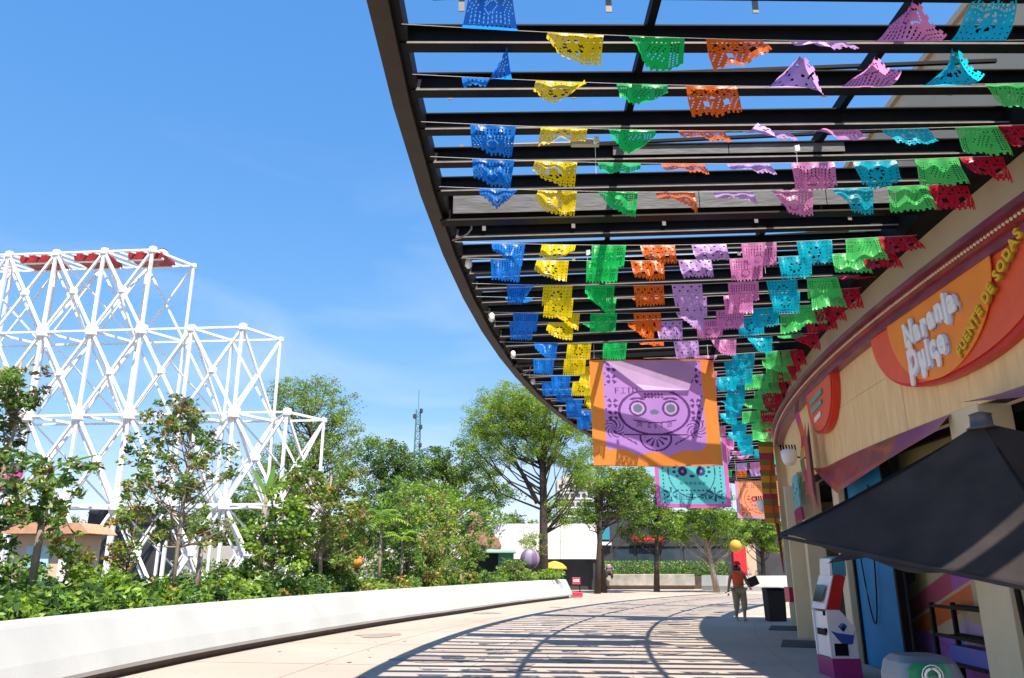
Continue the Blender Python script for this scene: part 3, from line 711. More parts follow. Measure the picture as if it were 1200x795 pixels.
# flap of the banner folded over its top
b = MB(); fl = [P1(.13, .02), P1(.86, .02), P1(.78, .30), P1(.42, .30), P1(.36, .24)]
b.add([q + Vector((0, -.05 - .03 * (i % 2), 0)) for i, q in enumerate(fl)], [(4, 3, 2, 1, 0)]); b.build('folded_flap', BM1[4], e1)
banner(765, 850, 512, 594, 23.0, BM2, skull_small(2.2, 2.05, 'DECI ROCKEO'), 110, 100, 'aqua banner with magenta border and dark skull print below the large banner', .01)
banner(861, 916, 563, 607, 32.0, BM3, skull_small(2.0, 1.6, ''), 90, 70, 'salmon banner with pink edge and small skull, farthest and lowest banner', .0)
# ================================================================ UMBRELLA AND SMALL THINGS ON THE RIGHT
ub = empty('black_umbrella', (3.95, 6.35, 0), 'black market umbrella leaning low in the right foreground', 'umbrella')
A = Vector((3.84, 6.22, 2.72)); Lc = Vector((2.42, 7.2, 1.855)); Rc = Vector((3.5, 4.76, 1.37)); Cc = Vector((4.02, 6.38, 2.05)); Mc = 2 * Cc - Lc; Mc.x = 5.35; Nc = 2 * Cc - Rc
cor = [Lc, Rc, Mc, Nc]
for i in range(4):
    p, q = cor[i], cor[(i + 1) % 4]; b = MB()
    def U(u, v, p=p, q=q):
        e = p.lerp(q, u); w = A.lerp(e, v); w = w + Vector((0, 0, -.10 * math.sin(math.pi * v) * (.4 + .6 * math.sin(math.pi * u)) - .02 * math.sin(u * 9 + v * 4) * v - .018 * math.sin(u * 23 + v * 9) * v * v - .03 * v ** 3 * math.sin(math.pi * u))); return w
    b.grid(U, 28, 20); ob = b.build('canopy_panel', M_['umb'], ub, smooth=True)
    so_ = ob.modifiers.new('t', 'SOLIDIFY'); so_.thickness = .006
    MB().tube([A.lerp(p, t) - Vector((0, 0, .03)) for t in (0, .5, 1)], .013, 6).build('rib', M_['black'], ub)
    MB().bar(p, q, .012, .03).build('hem', M_['tile'], ub)
MB().lathe(A, [(.12, -.05), (.085, -.03), (.08, .06), (.09, .065), (.03, .085)], 14).build('top_cap', solid('cap_grey', (.06, .065, .085), .4), ub, smooth=True)
MB().tube([Vector((4.12, 6.5, 0.05)), A - Vector((0, 0, .03))], .024, 10).build('pole', M_['black'], ub)
MB().lathe((4.12, 6.5, 0), [(.30, 0), (.30, .06), (.05, .10), (.04, .4)], 18).build('base', M_['black'], ub)
u2 = empty('black_umbrella', (5.0, 10.4, 0), 'second black umbrella tip showing below the first, by the game machine', 'umbrella')
b = MB(); A2 = Vector((5.0, 10.2, 2.25)); c2 = [Vector((3.98, 10.1, 1.62)), Vector((4.7, 9.0, 1.78)), Vector((5.35, 9.5, 2.0)), Vector((5.2, 11.0, 2.0))]
for i in range(4): b.add([A2, c2[i], c2[(i+1) % 4]], [(0, 1, 2)])
b.build('canopy_panel', M_['umb'], u2); MB().tube([(5.0, 10.25, 0), A2], .022, 8).build('pole', M_['black'], u2)

# prize game machine
gm = empty('game_machine', (5.15, 13.5, 0), 'red and white arcade game machine on a magenta base beside the pillar', 'machine')
M_['mag'] = solid('machine_magenta', (.32, .02, .16), .35); M_['mred'] = solid('machine_red', (.45, .012, .012), .3); M_['mwh'] = solid('machine_white', (.72, .70, .72), .35); M_['mblu'] = solid('machine_blue', (.03, .07, .35), .35)
ang0 = R(-8)
def G(x, y, z): # machine coordinates: x = depth towards the wall (0 = screen side facing the plaza), y = width
    p = Vector((4.72 + x * .55, 12.2 + y * .72, z * .77)); return p
def side_prism(poly, y0, y1, name, m, lab=None):
    b = MB(); b.prism(poly, lambda a, c, d: G(a, d, c), y1, y0); return b.build(name, m, gm, bevel=.006)
for y0, y1 in ((0, .05), (.75, .80)):
    side_prism([(0, .36), (.74, .36), (.72, .95), (.62, 1.0), (.35, 1.24), (.02, 1.24), (-.02, 1.20)], y0, y1, 'side_panel', M_['mwh'])
side_prism([(.03, 0), (.78, 0), (.76, .36), (.0, .36)], -.01, .81, 'base', M_['mag'])
side_prism([(.03, .37), (.70, .37), (.70, .90), (.04, 1.2)], .055, .745, 'cabinet', M_['mwh'])
side_prism([(.0, 1.245), (.34, 1.245), (.62, 1.86), (.42, 1.90), (.30, 1.88)], .0, .8, 'screen_housing', M_['mred'])
side_prism([(-.03, 1.25), (.01, 1.245), (.33, 1.86), (.28, 1.885)], .03, .77, 'screen_frame', M_['mwh'])
b = MB(); b.add([G(.005, .15, 1.38), G(.005, .65, 1.38), G(.16, .65, 1.70), G(.16, .15, 1.70)], [(0, 1, 2, 3)]); ob = b.build('screen', solid('screen_black', (.01, .01, .015), .1), gm); ob.location.x -= .022
side_prism([(.34, 1.87), (.40, 2.22), (.55, 2.25), (.72, 2.15), (.70, 1.87)], .1, .7, 'marquee', solid('marquee_teal', (.04, .28, .36), .4))
side_prism([(.26, 1.88), (.30, 2.20), (.35, 2.22), (.33, 1.88)], .12, .68, 'marquee_face', M_['mwh'])
b = MB(); b.prism([(.10, .40), (.20, .40), (.32, .62), (.36, .84), (.12, .86), (.08, .62)], lambda a, c, d: G(a, d, c), -.012, -.003); 
b.build('blue_print', M_['mwh'], gm)
poly = [(.05, .86), (.22, .82), (.66, .78), (.70, .86), (.60, .62), (.34, .60), (.22, .70)]
b = MB(); b.prism(poly, lambda a, c, d: G(a, d, c), -.014, -.002)
for a in (80, 110, 140, 60, 40):
    p = Vector((.38, .86)); q = p + Vector((math.cos(R(a)), math.sin(R(a)))) * .14; n_ = (q - p).normalized(); t_ = Vector((-n_.y, n_.x)) * .018
    b.prism([tuple(p - t_), tuple(q - t_), tuple(q + t_), tuple(p + t_)], lambda a_, c_, d_: G(a_, d_, c_), -.014, -.002)
b.build('palm_print', M_['mblu'], gm)
MB().box(G(.28, -.008, .52), (.20, .012, .17)).build('dark_opening', M_['black'], gm)
for y, z in ((.12, 1.17), (.12, .86)):
    MB().lathe(G(-.005, y, z), [(.03, -.03), (.03, .03)], 8).build('button', M_['black'], gm)
MB().box(G(-.005, .4, .82), (.02, .3, .09)).build('control_panel', M_['black'], gm)

# bin with green lid in the near corner
bn = empty('recycling_bin', (3.2, 6.5, 0), 'grey recycling bin with green lid panel and white recycling mark', 'bin')
M_['bgr'] = solid('bin_grey', (.20, .23, .27), .4); M_['bgn'] = solid('bin_green', (.01, .22, .10), .35)
def rr_(w, d, r, n=5): return [(sx_ * (w/2 - r) + r * math.cos(a), sy_ * (d/2 - r) + r * math.sin(a)) for sx_, sy_, a0 in ((1,1,0),(-1,1,90),(-1,-1,180),(1,-1,270)) for a in [R(a0 + 90 * i / n) for i in range(n + 1)]]
def stack(mb, c, secs, mi=0):
    n = None; vs = []
    for w, d, r, z, oy in secs:
        q = rr_(w, d, r); n = len(q); vs += [(c[0] + x, c[1] + y + oy, z) for x, y in q]
    mb.add(vs, [(i*n+k, i*n+(k+1) % n, (i+1)*n+(k+1) % n, (i+1)*n+k) for i in range(len(secs)-1) for k in range(n)] + [tuple(range(n))[::-1], tuple((len(secs)-1)*n+k for k in range(n))], mi)
b = MB(); stack(b, (3.2, 6.5), [(.42, .42, .08, 0, 0), (.46, .46, .08, .62, 0)]); b.build('body', M_['bgr'], bn, smooth=False, bevel=.005)
b = MB(); stack(b, (3.2, 6.5), [(.48, .48, .09, .625, 0), (.48, .48, .09, .78, 0), (.44, .42, .10, .88, .01), (.34, .30, .10, .925, .03)]); b.build('lid', M_['bgr'], bn, bevel=.008)
b = MB(); b.prism([(-.19, .60), (.12, .60), (.13, .84), (.09, .885), (-.14, .885), (-.19, .84)], lambda x, z, d: Vector((3.18 + x, 6.5 - .245 - d + max(0, z - .78) * .32, z)), -.01, .008)
b.build('lid_panel', M_['bgn'], bn)
b = MB()
for k in range(3):
    a0 = R(90 + 120 * k + 12); pts = [Vector((3.15 + .055 * math.cos(a0 + R(t)), 6.228, .80 + .055 * math.sin(a0 + R(t)))) for t in (0, 30, 60, 90)]
    b.tube(pts, .010, 5)
    q = pts[-1]; b.lathe(q, [(.02, -.008), (.02, .008)], 3)
b.tube([Vector((3.15 + .080 * math.cos(R(t)), 6.228, .80 + .080 * math.sin(R(t)))) for t in range(0, 361, 24)], .004, 4)
b.build('recycling_mark', M_['let_w'], bn)
# black rack in front of the mural
rk = empty('display_rack', FP(3.2, 0, -.5), 'black metal display rack standing before the painted mural', 'rack')
me_r = unit_box(M_['black'])
for s in (3.75, 2.35):
    for o in (-.05, -.33): member('post', me_r, rk, FP(s, 0, o), FP(s, 1.12, o), .05)
for z in (1.08, .72, .40):
    for o in (-.05, -.33): member('rail', me_r, rk, FP(3.75, z, o), FP(2.35, z, o), .04)
for z in (.40, .72):
    b = MB(); fbox(b, 2.38, 3.72, z - .02, z, -.31, -.07, 2); b.build('shelf', M_['black'], rk)
b = MB(); fbox(b, 2.4, 3.45, .40, .62, -.30, -.08, 2); b.build('blue_crate', M_['mblu'], rk)
# ground mats, floor grilles near wall
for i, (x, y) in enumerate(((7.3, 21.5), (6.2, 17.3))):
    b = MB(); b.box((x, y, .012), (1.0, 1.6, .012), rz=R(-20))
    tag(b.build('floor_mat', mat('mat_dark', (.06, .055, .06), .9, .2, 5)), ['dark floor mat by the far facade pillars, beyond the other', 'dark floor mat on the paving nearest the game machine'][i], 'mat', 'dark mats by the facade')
# black bin behind the person
bb = empty('litter_bin', (7.86, 24.2, 0), 'square black litter bin standing in the shade right of the walking person', 'bin')
b = MB(); stack(b, (7.86, 24.3), [(.50, .50, .04, 0, 0), (.54, .54, .04, .86, 0)]); b.build('body', M_['tile'], bb)
b = MB(); stack(b, (7.86, 24.3), [(.56, .56, .05, .865, 0), (.56, .56, .05, .93, 0), (.5, .5, .05, .95, 0)]); b.build('lid', M_['black'], bb)

# ================================================================ PEOPLE
M_['skin'] = solid('skin', (.36, .19, .12), .5); M_['hair'] = solid('hair_dark', (.02, .012, .01), .45)
M_['tank'] = solid('orange_top', (.75, .09, .015), .7); M_['khaki'] = solid('khaki_cloth', (.33, .24, .15), .8); M_['shoe'] = solid('shoe_dark', (.06, .05, .06), .5)
def skin_obj(name, joints, edges, radii, m, parent, origin, sub=2):
    me = bpy.data.meshes.new(name); me.from_pydata([tuple(Vector(j)) for j in joints], edges, []); me.materials.append(m)
    ob = bpy.data.objects.new(name, me); COL.objects.link(ob); ob.parent = parent; ob.location = Vector(origin) - wl(parent)
    sk = ob.modifiers.new('skin', 'SKIN'); 
    if not me.skin_vertices: me.attributes
    lay = me.skin_vertices[0].data if me.skin_vertices else None
    return ob, me, sk, lay
def figure(name, parent, org, J, E, Rr, m):
    import bmesh
    bm = bmesh.new(); lay = bm.verts.layers.skin.verify(); vs = [bm.verts.new(j) for j in J]
    for a, b_ in E: bm.edges.new((vs[a], vs[b_]))
    for i, v in enumerate(vs):
        r = Rr[i]; v[lay].radius = r if isinstance(r, tuple) else (r, r); v[lay].use_root = (i == 0)
    me = bpy.data.meshes.new(name); bm.to_mesh(me); bm.free(); me.materials.append(m)
    ob = bpy.data.objects.new(name, me); COL.objects.link(ob); ob.parent = parent; ob.location = Vector(org) - wl(parent)
    sk = ob.modifiers.new('skin', 'SKIN'); sk.use_smooth_shade = True
    sb = ob.modifiers.new('sub', 'SUBSURF'); sb.levels = 2; sb.render_levels = 2
    return ob
O = Vector((6.85, 24.4, 0))
pr = empty('person', O, 'person in orange top, khaki trousers and red cap walking with a stick and black bag', 'person')
J = [(0,0,.92),(0,.0,1.08),(0,.01,1.25),(0,.02,1.38),(0,.01,1.46),(0,-.01,1.56),   # pelvis..head
     (.10,0,.88),(.11,-.10,.50),(.10,-.06,.09),(.10,-.20,.035),                       # left leg (image right), forward
     (-.10,0,.88),(-.09,.0,.49),(-.10,.10,.10),(-.11,-.02,.035),
     (.19,.02,1.36),(.26,.03,1.12),(.27,-.14,1.00),(.28,-.21,.97),
     (-.19,.02,1.36),(-.26,.03,1.10),(-.33,-.06,.89),(-.35,-.09,.82)]
E_ = [(0,1),(1,2),(2,3),(3,4),(4,5),(0,6),(6,7),(7,8),(8,9),(0,10),(10,11),(11,12),(12,13),(3,14),(14,15),(15,16),(16,17),(3,18),(18,19),(19,20),(20,21)]
Rr = [(.16,.12),(.14,.10),(.16,.11),(.13,.09),.055,.095,.11,.072,.045,(.045,.04),.11,.072,.045,(.045,.04),.062,.050,.038,.03,.062,.050,.038,.03]
figure('body', pr, O, J, E_, Rr, M_['skin'])
figure('orange_top', pr, O, [(0,0,.98),(0,0,1.10),(0,.01,1.25),(0,.01,1.37),(.15,.02,1.38),(-.15,.02,1.38)], [(0,1),(1,2),(2,3),(3,4),(3,5)], [(.20,.15),(.175,.135),(.195,.15),(.15,.115),.07,.07], M_['tank'])
figure('trousers', pr, O, [(0,0,.94),(.10,0,.86),(.11,-.10,.50),(.105,-.075,.30),(-.10,0,.86),(-.09,.0,.49),(-.10,.06,.30)], [(0,1),(1,2),(2,3),(0,4),(4,5),(5,6)], [(.20,.155),.135,.10,.08,.135,.10,.08], M_['khaki'])
figure('shoe', pr, O, [(.10,-.05,.05),(.10,-.19,.04)], [(0,1)], [.048,.042], M_['shoe']); figure('shoe', pr, O, [(-.10,.10,.05),(-.11,-.02,.04)], [(0,1)], [.048,.042], solid('shoe_pale', (.5, .45, .45)))
figure('hair', pr, O, [(0,.03,1.62),(0,.07,1.50),(.06,.06,1.36),(-.06,.05,1.34),(.09,.0,1.30),(-.09,0,1.28)], [(0,1),(1,2),(1,3),(2,4),(3,5)], [.125,.125,.09,.09,.055,.055], M_['hair'])
b = MB(); b.lathe(O + Vector((0, .0, 1.60)), [(.112, 0), (.11, .05), (.08, .10), (.03, .12)], 14); b.box(O + Vector((0, -.14, 1.612)), (.15, .12, .015)); b.build('red_cap', solid('cap_red', (.55, .01, .015), .6), pr, smooth=False)
for s in (-1, 1):
    MB().lathe(O + Vector((s * .034, -.093, 1.565)), [(.004, -.006), (.011, 0), (.004, .006)], 6).build('eye', M_['black'], pr)
MB().lathe(O + Vector((0, -.100, 1.535)), [(.016, -.015), (.012, 0), (.004, .02)], 6).build('nose', M_['skin'], pr)
MB().box(O + Vector((0, -.088, 1.503)), (.045, .01, .008)).build('mouth', solid('lip', (.30, .07, .06)), pr)
for s, hx, hy, hz in ((1, .285, -.235, .955), (-1, -.355, -.10, .79)):
    jj = [(hx, hy, hz)]; ee = []; r2 = [(.03, .016)]
    for k in range(4):
        i0 = len(jj); jj += [(hx + (k - 1.5) * .016, hy - .03, hz - .03), (hx + (k - 1.5) * .017, hy - .045, hz - .065 - .006 * (k in (1, 2)))]; ee += [(0, i0), (i0, i0 + 1)]; r2 += [.009, .007]
    i0 = len(jj); jj += [(hx - s * .035, hy - .03, hz - .015)]; ee += [(0, i0)]; r2 += [.009]
    figure('hand', pr, O, jj, ee, r2, M_['skin'])
tag(MB().tube([O + Vector((-.50, -.30, .80)), O + Vector((.28, -.27, 1.12))], .011, 8).build('stick', solid('stick_brown', (.20, .08, .04))), 'thin stick held across the body by the person in the orange top', 'stick')
b = MB(); b.box(O + Vector((.42, -.12, 1.13)), (.28, .12, .26), M=Matrix.Rotation(R(-22), 3, 'Y')); b.tube([O + Vector((.30, -.2, 1.2)), O + Vector((.22, -.05, 1.4))], .012, 5)
tag(b.build('black_bag', M_['tile'], bevel=.03), 'black bag carried under the arm of the walking person', 'bag')
# seated person on the far planter
O2 = at(714, 676, Y=54.9); O2.z = .98
p2 = empty('person', O2, 'tiny person in dark blue sitting on the far grey planter wall', 'person')
figure('body', p2, O2, [(0,0,.10),(0,0,.35),(0,0,.55),(0,-.02,.72),(.12,-.3,.10),(.16,-.36,-.32),(-.14,-.32,.12),(-.3,-.36,-.30),(.2,0,.50),(.3,-.2,.28),(-.2,0,.5),(-.32,-.2,.3)],
       [(0,1),(1,2),(2,3),(0,4),(4,5),(0,6),(6,7),(2,8),(8,9),(2,10),(10,11)], [.16,.15,.13,.10,.09,.06,.09,.06,.06,.045,.06,.045], M_['skin'])
figure('dark_trousers', p2, O2, [(0,0,.12),(.12,-.3,.10),(.16,-.36,-.25),(-.14,-.32,.12),(-.3,-.36,-.22)], [(0,1),(1,2),(0,3),(3,4)], [.19,.12,.09,.12,.09], M_['tile'])
figure('blue_shirt', p2, O2, [(0,0,.14),(0,0,.35),(0,0,.53),(.2,0,.50),(.27,-.14,.36),(-.2,0,.5),(-.28,-.14,.36)], [(0,1),(1,2),(2,3),(3,4),(2,5),(5,6)], [.20,.19,.17,.09,.07,.09,.07], solid('shirt_blue', (.03, .05, .22)))
figure('hair', p2, O2, [(0,.02,.80),(0,.04,.70)], [(0,1)], [.11,.10], M_['hair'])
b = MB(); stack(b, (O2.x - .75, O2.y - .1), [(.4, .3, .08, .99, 0), (.45, .34, .1, 1.18, 0), (.3, .2, .08, 1.3, 0)])
tag(b.build('red_bag', solid('bag_red', (.40, .05, .05), .6)), 'small red bag on the far planter wall beside the seated person', 'bag')
#PART2
# ================================================================ ROLLER COASTER STRUCTURE
rc = empty('coaster_tower', (-14, 35, 0), 'white steel lattice roller coaster structure stepping down in three tiers', 'roller coaster')
me_w = unit_box(M_['steel'])
me_n = MB().lathe((0, 0, 0), [(.10, -.24), (.25, -.18), (.27, 0), (.25, .18), (.10, .24)], 8).mesh('node'); me_n.materials.append(M_['steel'])
U0 = Vector((-9.95, 33.5, 0)); DU = Vector((-2.42, .20, 0)); DV = Vector((1.15, 2.05, 0)); H_ = 4.05
TIER = lambda i: 8.1 if i < 1 else (12.1 if i < 3 else 16.1)   # column heights
def colp(i, j, z): p = U0 + DU * i + DV * j; return Vector((p.x, p.y, z))
NCOL = 15; seen = set()
def mem(name, a, b, w=.14):
    k = (tuple(round(q, 2) for q in a), tuple(round(q, 2) for q in b))
    if k in seen: return
    seen.add(k); member(name, me_w, rc, a, b, w)
def node(p, s=1.0, nm='node'):
    link_part(nm, me_n, None, rc, Matrix.Translation(p) @ Matrix.Diagonal((s, s * .7, s, 1)))
def levels(i): return [.1 + 4.0 * k for k in range(int(round((TIER(i) - .1) / 4)) + 1)]
for i in range(NCOL):
    for j in (0, 1):
        lv = levels(i)
        mem('post', colp(i, j, 0), colp(i, j, lv[-1]), .13 if j == 0 else .11)
        for z in lv[1:]: node(colp(i, j, z), (1.12 if z < lv[-1] else .75) * (1 if j == 0 else .7))
        if i + 1 < NCOL:
            for k, z in enumerate(lv):
                mem('chord', colp(i, j, z), colp(i + 1, j, z), .09)
                if k + 1 < len(lv):
                    z2 = lv[k + 1]; mem('brace', colp(i, j, z), colp(i + 1, j, z2), .105 if j == 0 else .08); mem('brace', colp(i, j, z2), colp(i + 1, j, z), .105 if j == 0 else .08)
                    if j == 0: node((colp(i, j, z) + colp(i + 1, j, z2)) / 2, .72, 'brace_node')
    if i + 1 < NCOL:
        for k, z in enumerate(levels(i)):
            mem('diagonal_tie', colp(i, 0, z), colp(i + 1, 1, z), .08)
            if k + 1 < len(levels(i)) and i % 2 == 0: mem('inner_brace', colp(i, 1, z), colp(i + 1, 0, z + 4), .08)
    for k, z in enumerate(levels(i)):
        mem('cross_tie', colp(i, 0, z), colp(i, 1, z), .11)
        if k + 1 < len(levels(i)) and i in (0, 1, 2, 4, 5, 7, 9, 11, 13):
            z2 = levels(i)[k + 1]; mem('brace', colp(i, 0, z), colp(i, 1, z2), .10); mem('brace', colp(i, 1, z), colp(i, 0, z2), .10)
i = 3; zt = TIER(4)
while i < 13:
    for f in (.25, .5, .75): mem('track_tie', colp(i + f, 0, zt), colp(i + f, 1, zt), .09)
    i += 1
# train: three cars on the top tier
for n_, uc in enumerate((3.42, 4.55, 5.70)):
    c = colp(uc, .45, 0); dx = DU.normalized(); ang = math.atan2(dx.y, dx.x)
    car = empty('coaster_car', (c.x, c.y, zt), ['red coaster car nearest the end of the top tier', 'middle red coaster car on the top tier', 'leftmost red coaster car on the top tier'][n_], 'coaster car', 'red coaster cars on the white structure')
    T = lambda x, y, z: Vector((c.x, c.y, zt - .0)) + Matrix.Rotation(ang, 3, 'Z') @ Vector((x, y, z))
    b = MB(); b.prism([(-.82, -.30), (.78, -.30), (.84, -.1), (.80, .06), (-.82, .06), (-.88, -.12)], lambda a, z, d: T(a, d, z), -.65, .65); b.build('body', M_['redpaint'], car, bevel=.05)
    for s in (-1, 1):
        MB().tube([T(-.9, s * .5, -.30), T(.9, s * .5, -.30)], .06, 6).build('side_rail', M_['steel'], car)
    for x in (-.56, 0, .56):
        b = MB(); b.lathe(T(x, 0, .15), [(.15, -.06), (.20, .02), (.20, .15), (.14, .22)], 10, sy=1.6); sx_ = b.build('seat', M_['steel'], car, smooth=True)
        MB().lathe(T(x, 0, .33), [(.15, 0), (.18, .03), (.15, .07), (.06, .10)], 10, sy=1.6).build('headrest', solid('dark_rim', (.06, .01, .012)), sx_)

# ================================================================ VEGETATION
def leaf_mesh(name, P, size, mi, mats, parent=None, origin=(0, 0, 0), aspect=.45, up=.35, kind=None):
    N = len(P); o = np.array(origin)
    d = rng.normal(size=(N, 3)); d[:, 2] = d[:, 2] * .6 + .1; d /= np.linalg.norm(d, axis=1)[:, None]
    q = rng.normal(size=(N, 3)); q[:, 2] *= .5; w = np.cross(d, q); w /= np.linalg.norm(w, axis=1)[:, None]
    s = (size * rng.uniform(.6, 1.25, N))[:, None]; nn = np.cross(d, w)
    base = P - o; V = np.empty((N, 4, 3))
    V[:, 0] = base - d * s * .5; V[:, 1] = base + w * s * aspect * .5 + nn * s * .08; V[:, 2] = base + d * s * .5; V[:, 3] = base - w * s * aspect * .5 + nn * s * .08
    me = bpy.data.meshes.new(name); me.vertices.add(N * 4); me.loops.add(N * 4); me.polygons.add(N)
    me.vertices.foreach_set('co', V.astype(np.float32).ravel()); me.loops.foreach_set('vertex_index', np.arange(N * 4, dtype=np.int32))
    me.polygons.foreach_set('loop_start', np.arange(0, N * 4, 4, dtype=np.int32)); me.polygons.foreach_set('material_index', mi.astype(np.int32))
    for m in mats: me.materials.append(m)
    me.update(calc_edges=True); me.validate()
    ob = bpy.data.objects.new(name, me); COL.objects.link(ob)
    if parent: ob.parent = parent; ob.location = Vector(origin) - wl(parent)
    else: ob.location = origin
    if kind: ob['kind'] = kind
    return ob
def clumps(blobs, nc, nl, spread, flat=.7):
    C = []; wts = np.array([r[0] * r[1] * r[2] for c, r in blobs]) ** .67; wts /= wts.sum()
    for (c, r), w in zip(blobs, wts):
        n = max(3, int(nc * w)); d = rng.normal(size=(n, 3)); d /= np.linalg.norm(d, axis=1)[:, None]
        rad = rng.uniform(.25, 1.0, n) ** .45; C.append(np.array(c) + d * rad[:, None] * np.array(r))
    C = np.concatenate(C); per = rng.integers(int(nl * .4), int(nl * 1.6) + 1, len(C)); idx = np.repeat(np.arange(len(C)), per)
    off = rng.normal(size=(len(idx), 3)); off /= (np.linalg.norm(off, axis=1)[:, None] + .001); off *= rng.uniform(.15, 1, len(idx))[:, None] ** .6
    sc = (spread * rng.uniform(.55, 1.35, len(C)))[idx]
    return C, C[idx] + off * sc[:, None] * np.array([1, 1, flat]), idx
def tree(name, label, base, trunk, rtr, blobs, nc, nl, spread, lsize, mats, mix, group=None, bark='trunk', nb=18, cat_='tree', aspect=.5, flat=.7, minlimb=.012, trunks=1):
    base = Vector(base); e = empty(name, base, label, cat_, group)
    C, P, idx = clumps(blobs, nc, nl, spread, flat)
    pm = rng.choice(len(mats), size=len(C), p=mix)[idx]; rnd_m = rng.choice(len(mats), size=len(P), p=mix); mi = np.where(rng.random(len(P)) < .35, rnd_m, pm)
    leaf_mesh('crown', P, lsize, mi, [M_[m] for m in mats], e, tuple(base), aspect)
    tp = [Vector(q) for q in trunk]; b = MB(); n = len(tp)
    b.tube(tp, [rtr * (1 - .62 * i / (n - 1)) for i in range(n)], 8)
    b.build('trunk', M_[bark], e, smooth=True)
    b = MB(); sel = rng.choice(len(C), size=min(nb, len(C)), replace=False); k0 = max(1, n // 2)
    for s in sel:
        q = Vector(C[s]); zw = q.z - .75 * math.hypot(q.x - tp[-1].x, q.y - tp[-1].y) - rnd.uniform(0, .25) * (tp[-1].z - tp[0].z) * .5; zw = max(tp[0].z + .30 * (tp[-1].z - tp[0].z), min(tp[-1].z, zw)); j = 0
        while j < n - 2 and tp[j + 1].z < zw: j += 1
        a = tp[j].lerp(tp[j + 1], min(1, max(0, (zw - tp[j].z) / max(.01, tp[j + 1].z - tp[j].z)))); m1 = a.lerp(q, .45) + Vector((0, 0, -.08 * (q - a).length)) + Vector(rng.normal(size=3) * .05 * (q - a).length)
        r0 = max(minlimb * 1.6, min(.07, rtr * .26) * (1 - .4 * j / n)); b.tube([a, m1, q], [r0, r0 * .6, minlimb * .5], 5)
        for _ in range(2):
            c2 = C[np.argmin(np.linalg.norm(C - np.array(m1.lerp(q, .5)) + rng.normal(size=3) * spread, axis=1))]; b.tube([m1.lerp(q, .3), Vector(c2)], [r0 * .45, minlimb * .4], 4)
    if b.v: b.build('limbs', M_[bark], e, smooth=True)
    return e
def B(x, y, Y, rx, rz, ry=None): # blob centred on a sight line of the photograph at distance Y, radii in metres
    p = at(x, y, Y=Y); return ((p.x, p.y, p.z), (rx, ry or rx, rz))
def G0(x, Y, z=0): p = at(x, 662, Y=Y); return Vector((p.x, Y, z))
MG = ['lf_green', 'lf_dark', 'lf_brown', 'lf_olive', 'lf_grey']
# near magnolias in the long planter
p0 = G0(-28, 12.8, .8)
tree('magnolia_tree', 'young magnolia at the left edge with bronze and green glossy leaves', p0, [p0, p0 + Vector((.1, 0, 1.5)), p0 + Vector((.15, .1, 3)), p0 + Vector((.1, 0, 4.2))], .045,
     [B(-20, 470, 12.8, .75, .75), B(22, 455, 12.8, .45, .45), B(10, 560, 12.6, .8, .55), B(60, 575, 12.8, .5, .3), B(95, 545, 12.9, .32, .16), B(20, 615, 12.6, .8, .35), B(-10, 520, 13, .6, .6)], 170, 34, .18, .135, MG, [.40, .24, .10, .20, .06], bark='paletrunk', nb=34, aspect=.42, minlimb=.01)
p0 = G0(205, 15.7, .8)
tree('magnolia_tree', 'slender young magnolia with thin straight trunk and sparse bronze leaves against the white lattice', p0, [p0, p0 + Vector((.02, 0, 1.4)), p0 + Vector((.03, 0, 2.6)), p0 + Vector((.0, 0, 3.8))], .05,
     [B(200, 490, 15.7, .62, .42), B(225, 500, 15.7, .5, .4), B(170, 530, 15.7, .42, .4), B(252, 545, 15.7, .42, .5), B(205, 560, 15.7, .75, .5), B(180, 610, 15.7, .6, .4), B(250, 615, 15.7, .45, .4), B(212, 470, 15.7, .4, .2)], 190, 24, .16, .12, MG, [.34, .16, .17, .25, .08], bark='paletrunk', nb=60, aspect=.42, minlimb=.012)
p0 = G0(377, 21.6, .8)
tree('magnolia_tree', 'twiggy young magnolia with olive and gold leaves at the end of the white lattice', p0, [p0, p0 + Vector((-.05, 0, 1.2)), p0 + Vector((.1, 0, 2.2)), p0 + Vector((.1, 0, 3.2))], .06,
     [B(360, 560, 21.6, .7, .5), B(395, 565, 21.6, .6, .5), B(375, 600, 21.6, 1.0, .6), B(350, 640, 21.6, .6, .5), B(408, 640, 21.6, .6, .6), B(420, 600, 21.6, .4, .5)], 240, 30, .18, .12, ['lf_olive', 'lf_brown', 'lf_green', 'lf_gold'], [.46, .05, .43, .06], bark='paletrunk', nb=60)
p0 = G0(318, 19.2, .8)
tree('fig_bush', 'dense bright lime-green bush between two magnolias, in front of the lattice', p0, [p0, p0 + Vector((.03, 0, .9)), p0 + Vector((0, 0, 2.0))], .05,
     [B(335, 585, 19.2, .42, .45), B(315, 630, 19.2, .62, .6), B(350, 620, 19.2, .38, .4), B(300, 665, 19.2, .35, .3), B(345, 655, 19.2, .4, .4)], 150, 26, .16, .12, ['lf_lime', 'lf_green', 'lf_dark'], [.5, .32, .18], bark='trunk', nb=30, aspect=.6, cat_='bush')
p0 = G0(62, 13.6, .8)
tree('citrus_bush', 'small bush with yellow-lime leaf tips beside the blue doorway', p0, [p0, p0 + Vector((.3, 0, .7)), p0 + Vector((.3, 0, 1.3))], .035,
     [B(80, 640, 13.6, .3, .3), B(88, 665, 13.6, .35, .25), B(60, 600, 13.6, .25, .25)], 45, 22, .12, .11, ['lf_lime', 'lf_gold', 'lf_green'], [.6, .12, .28], nb=14, cat_='bush')
p0 = G0(150, 17.5, .8)
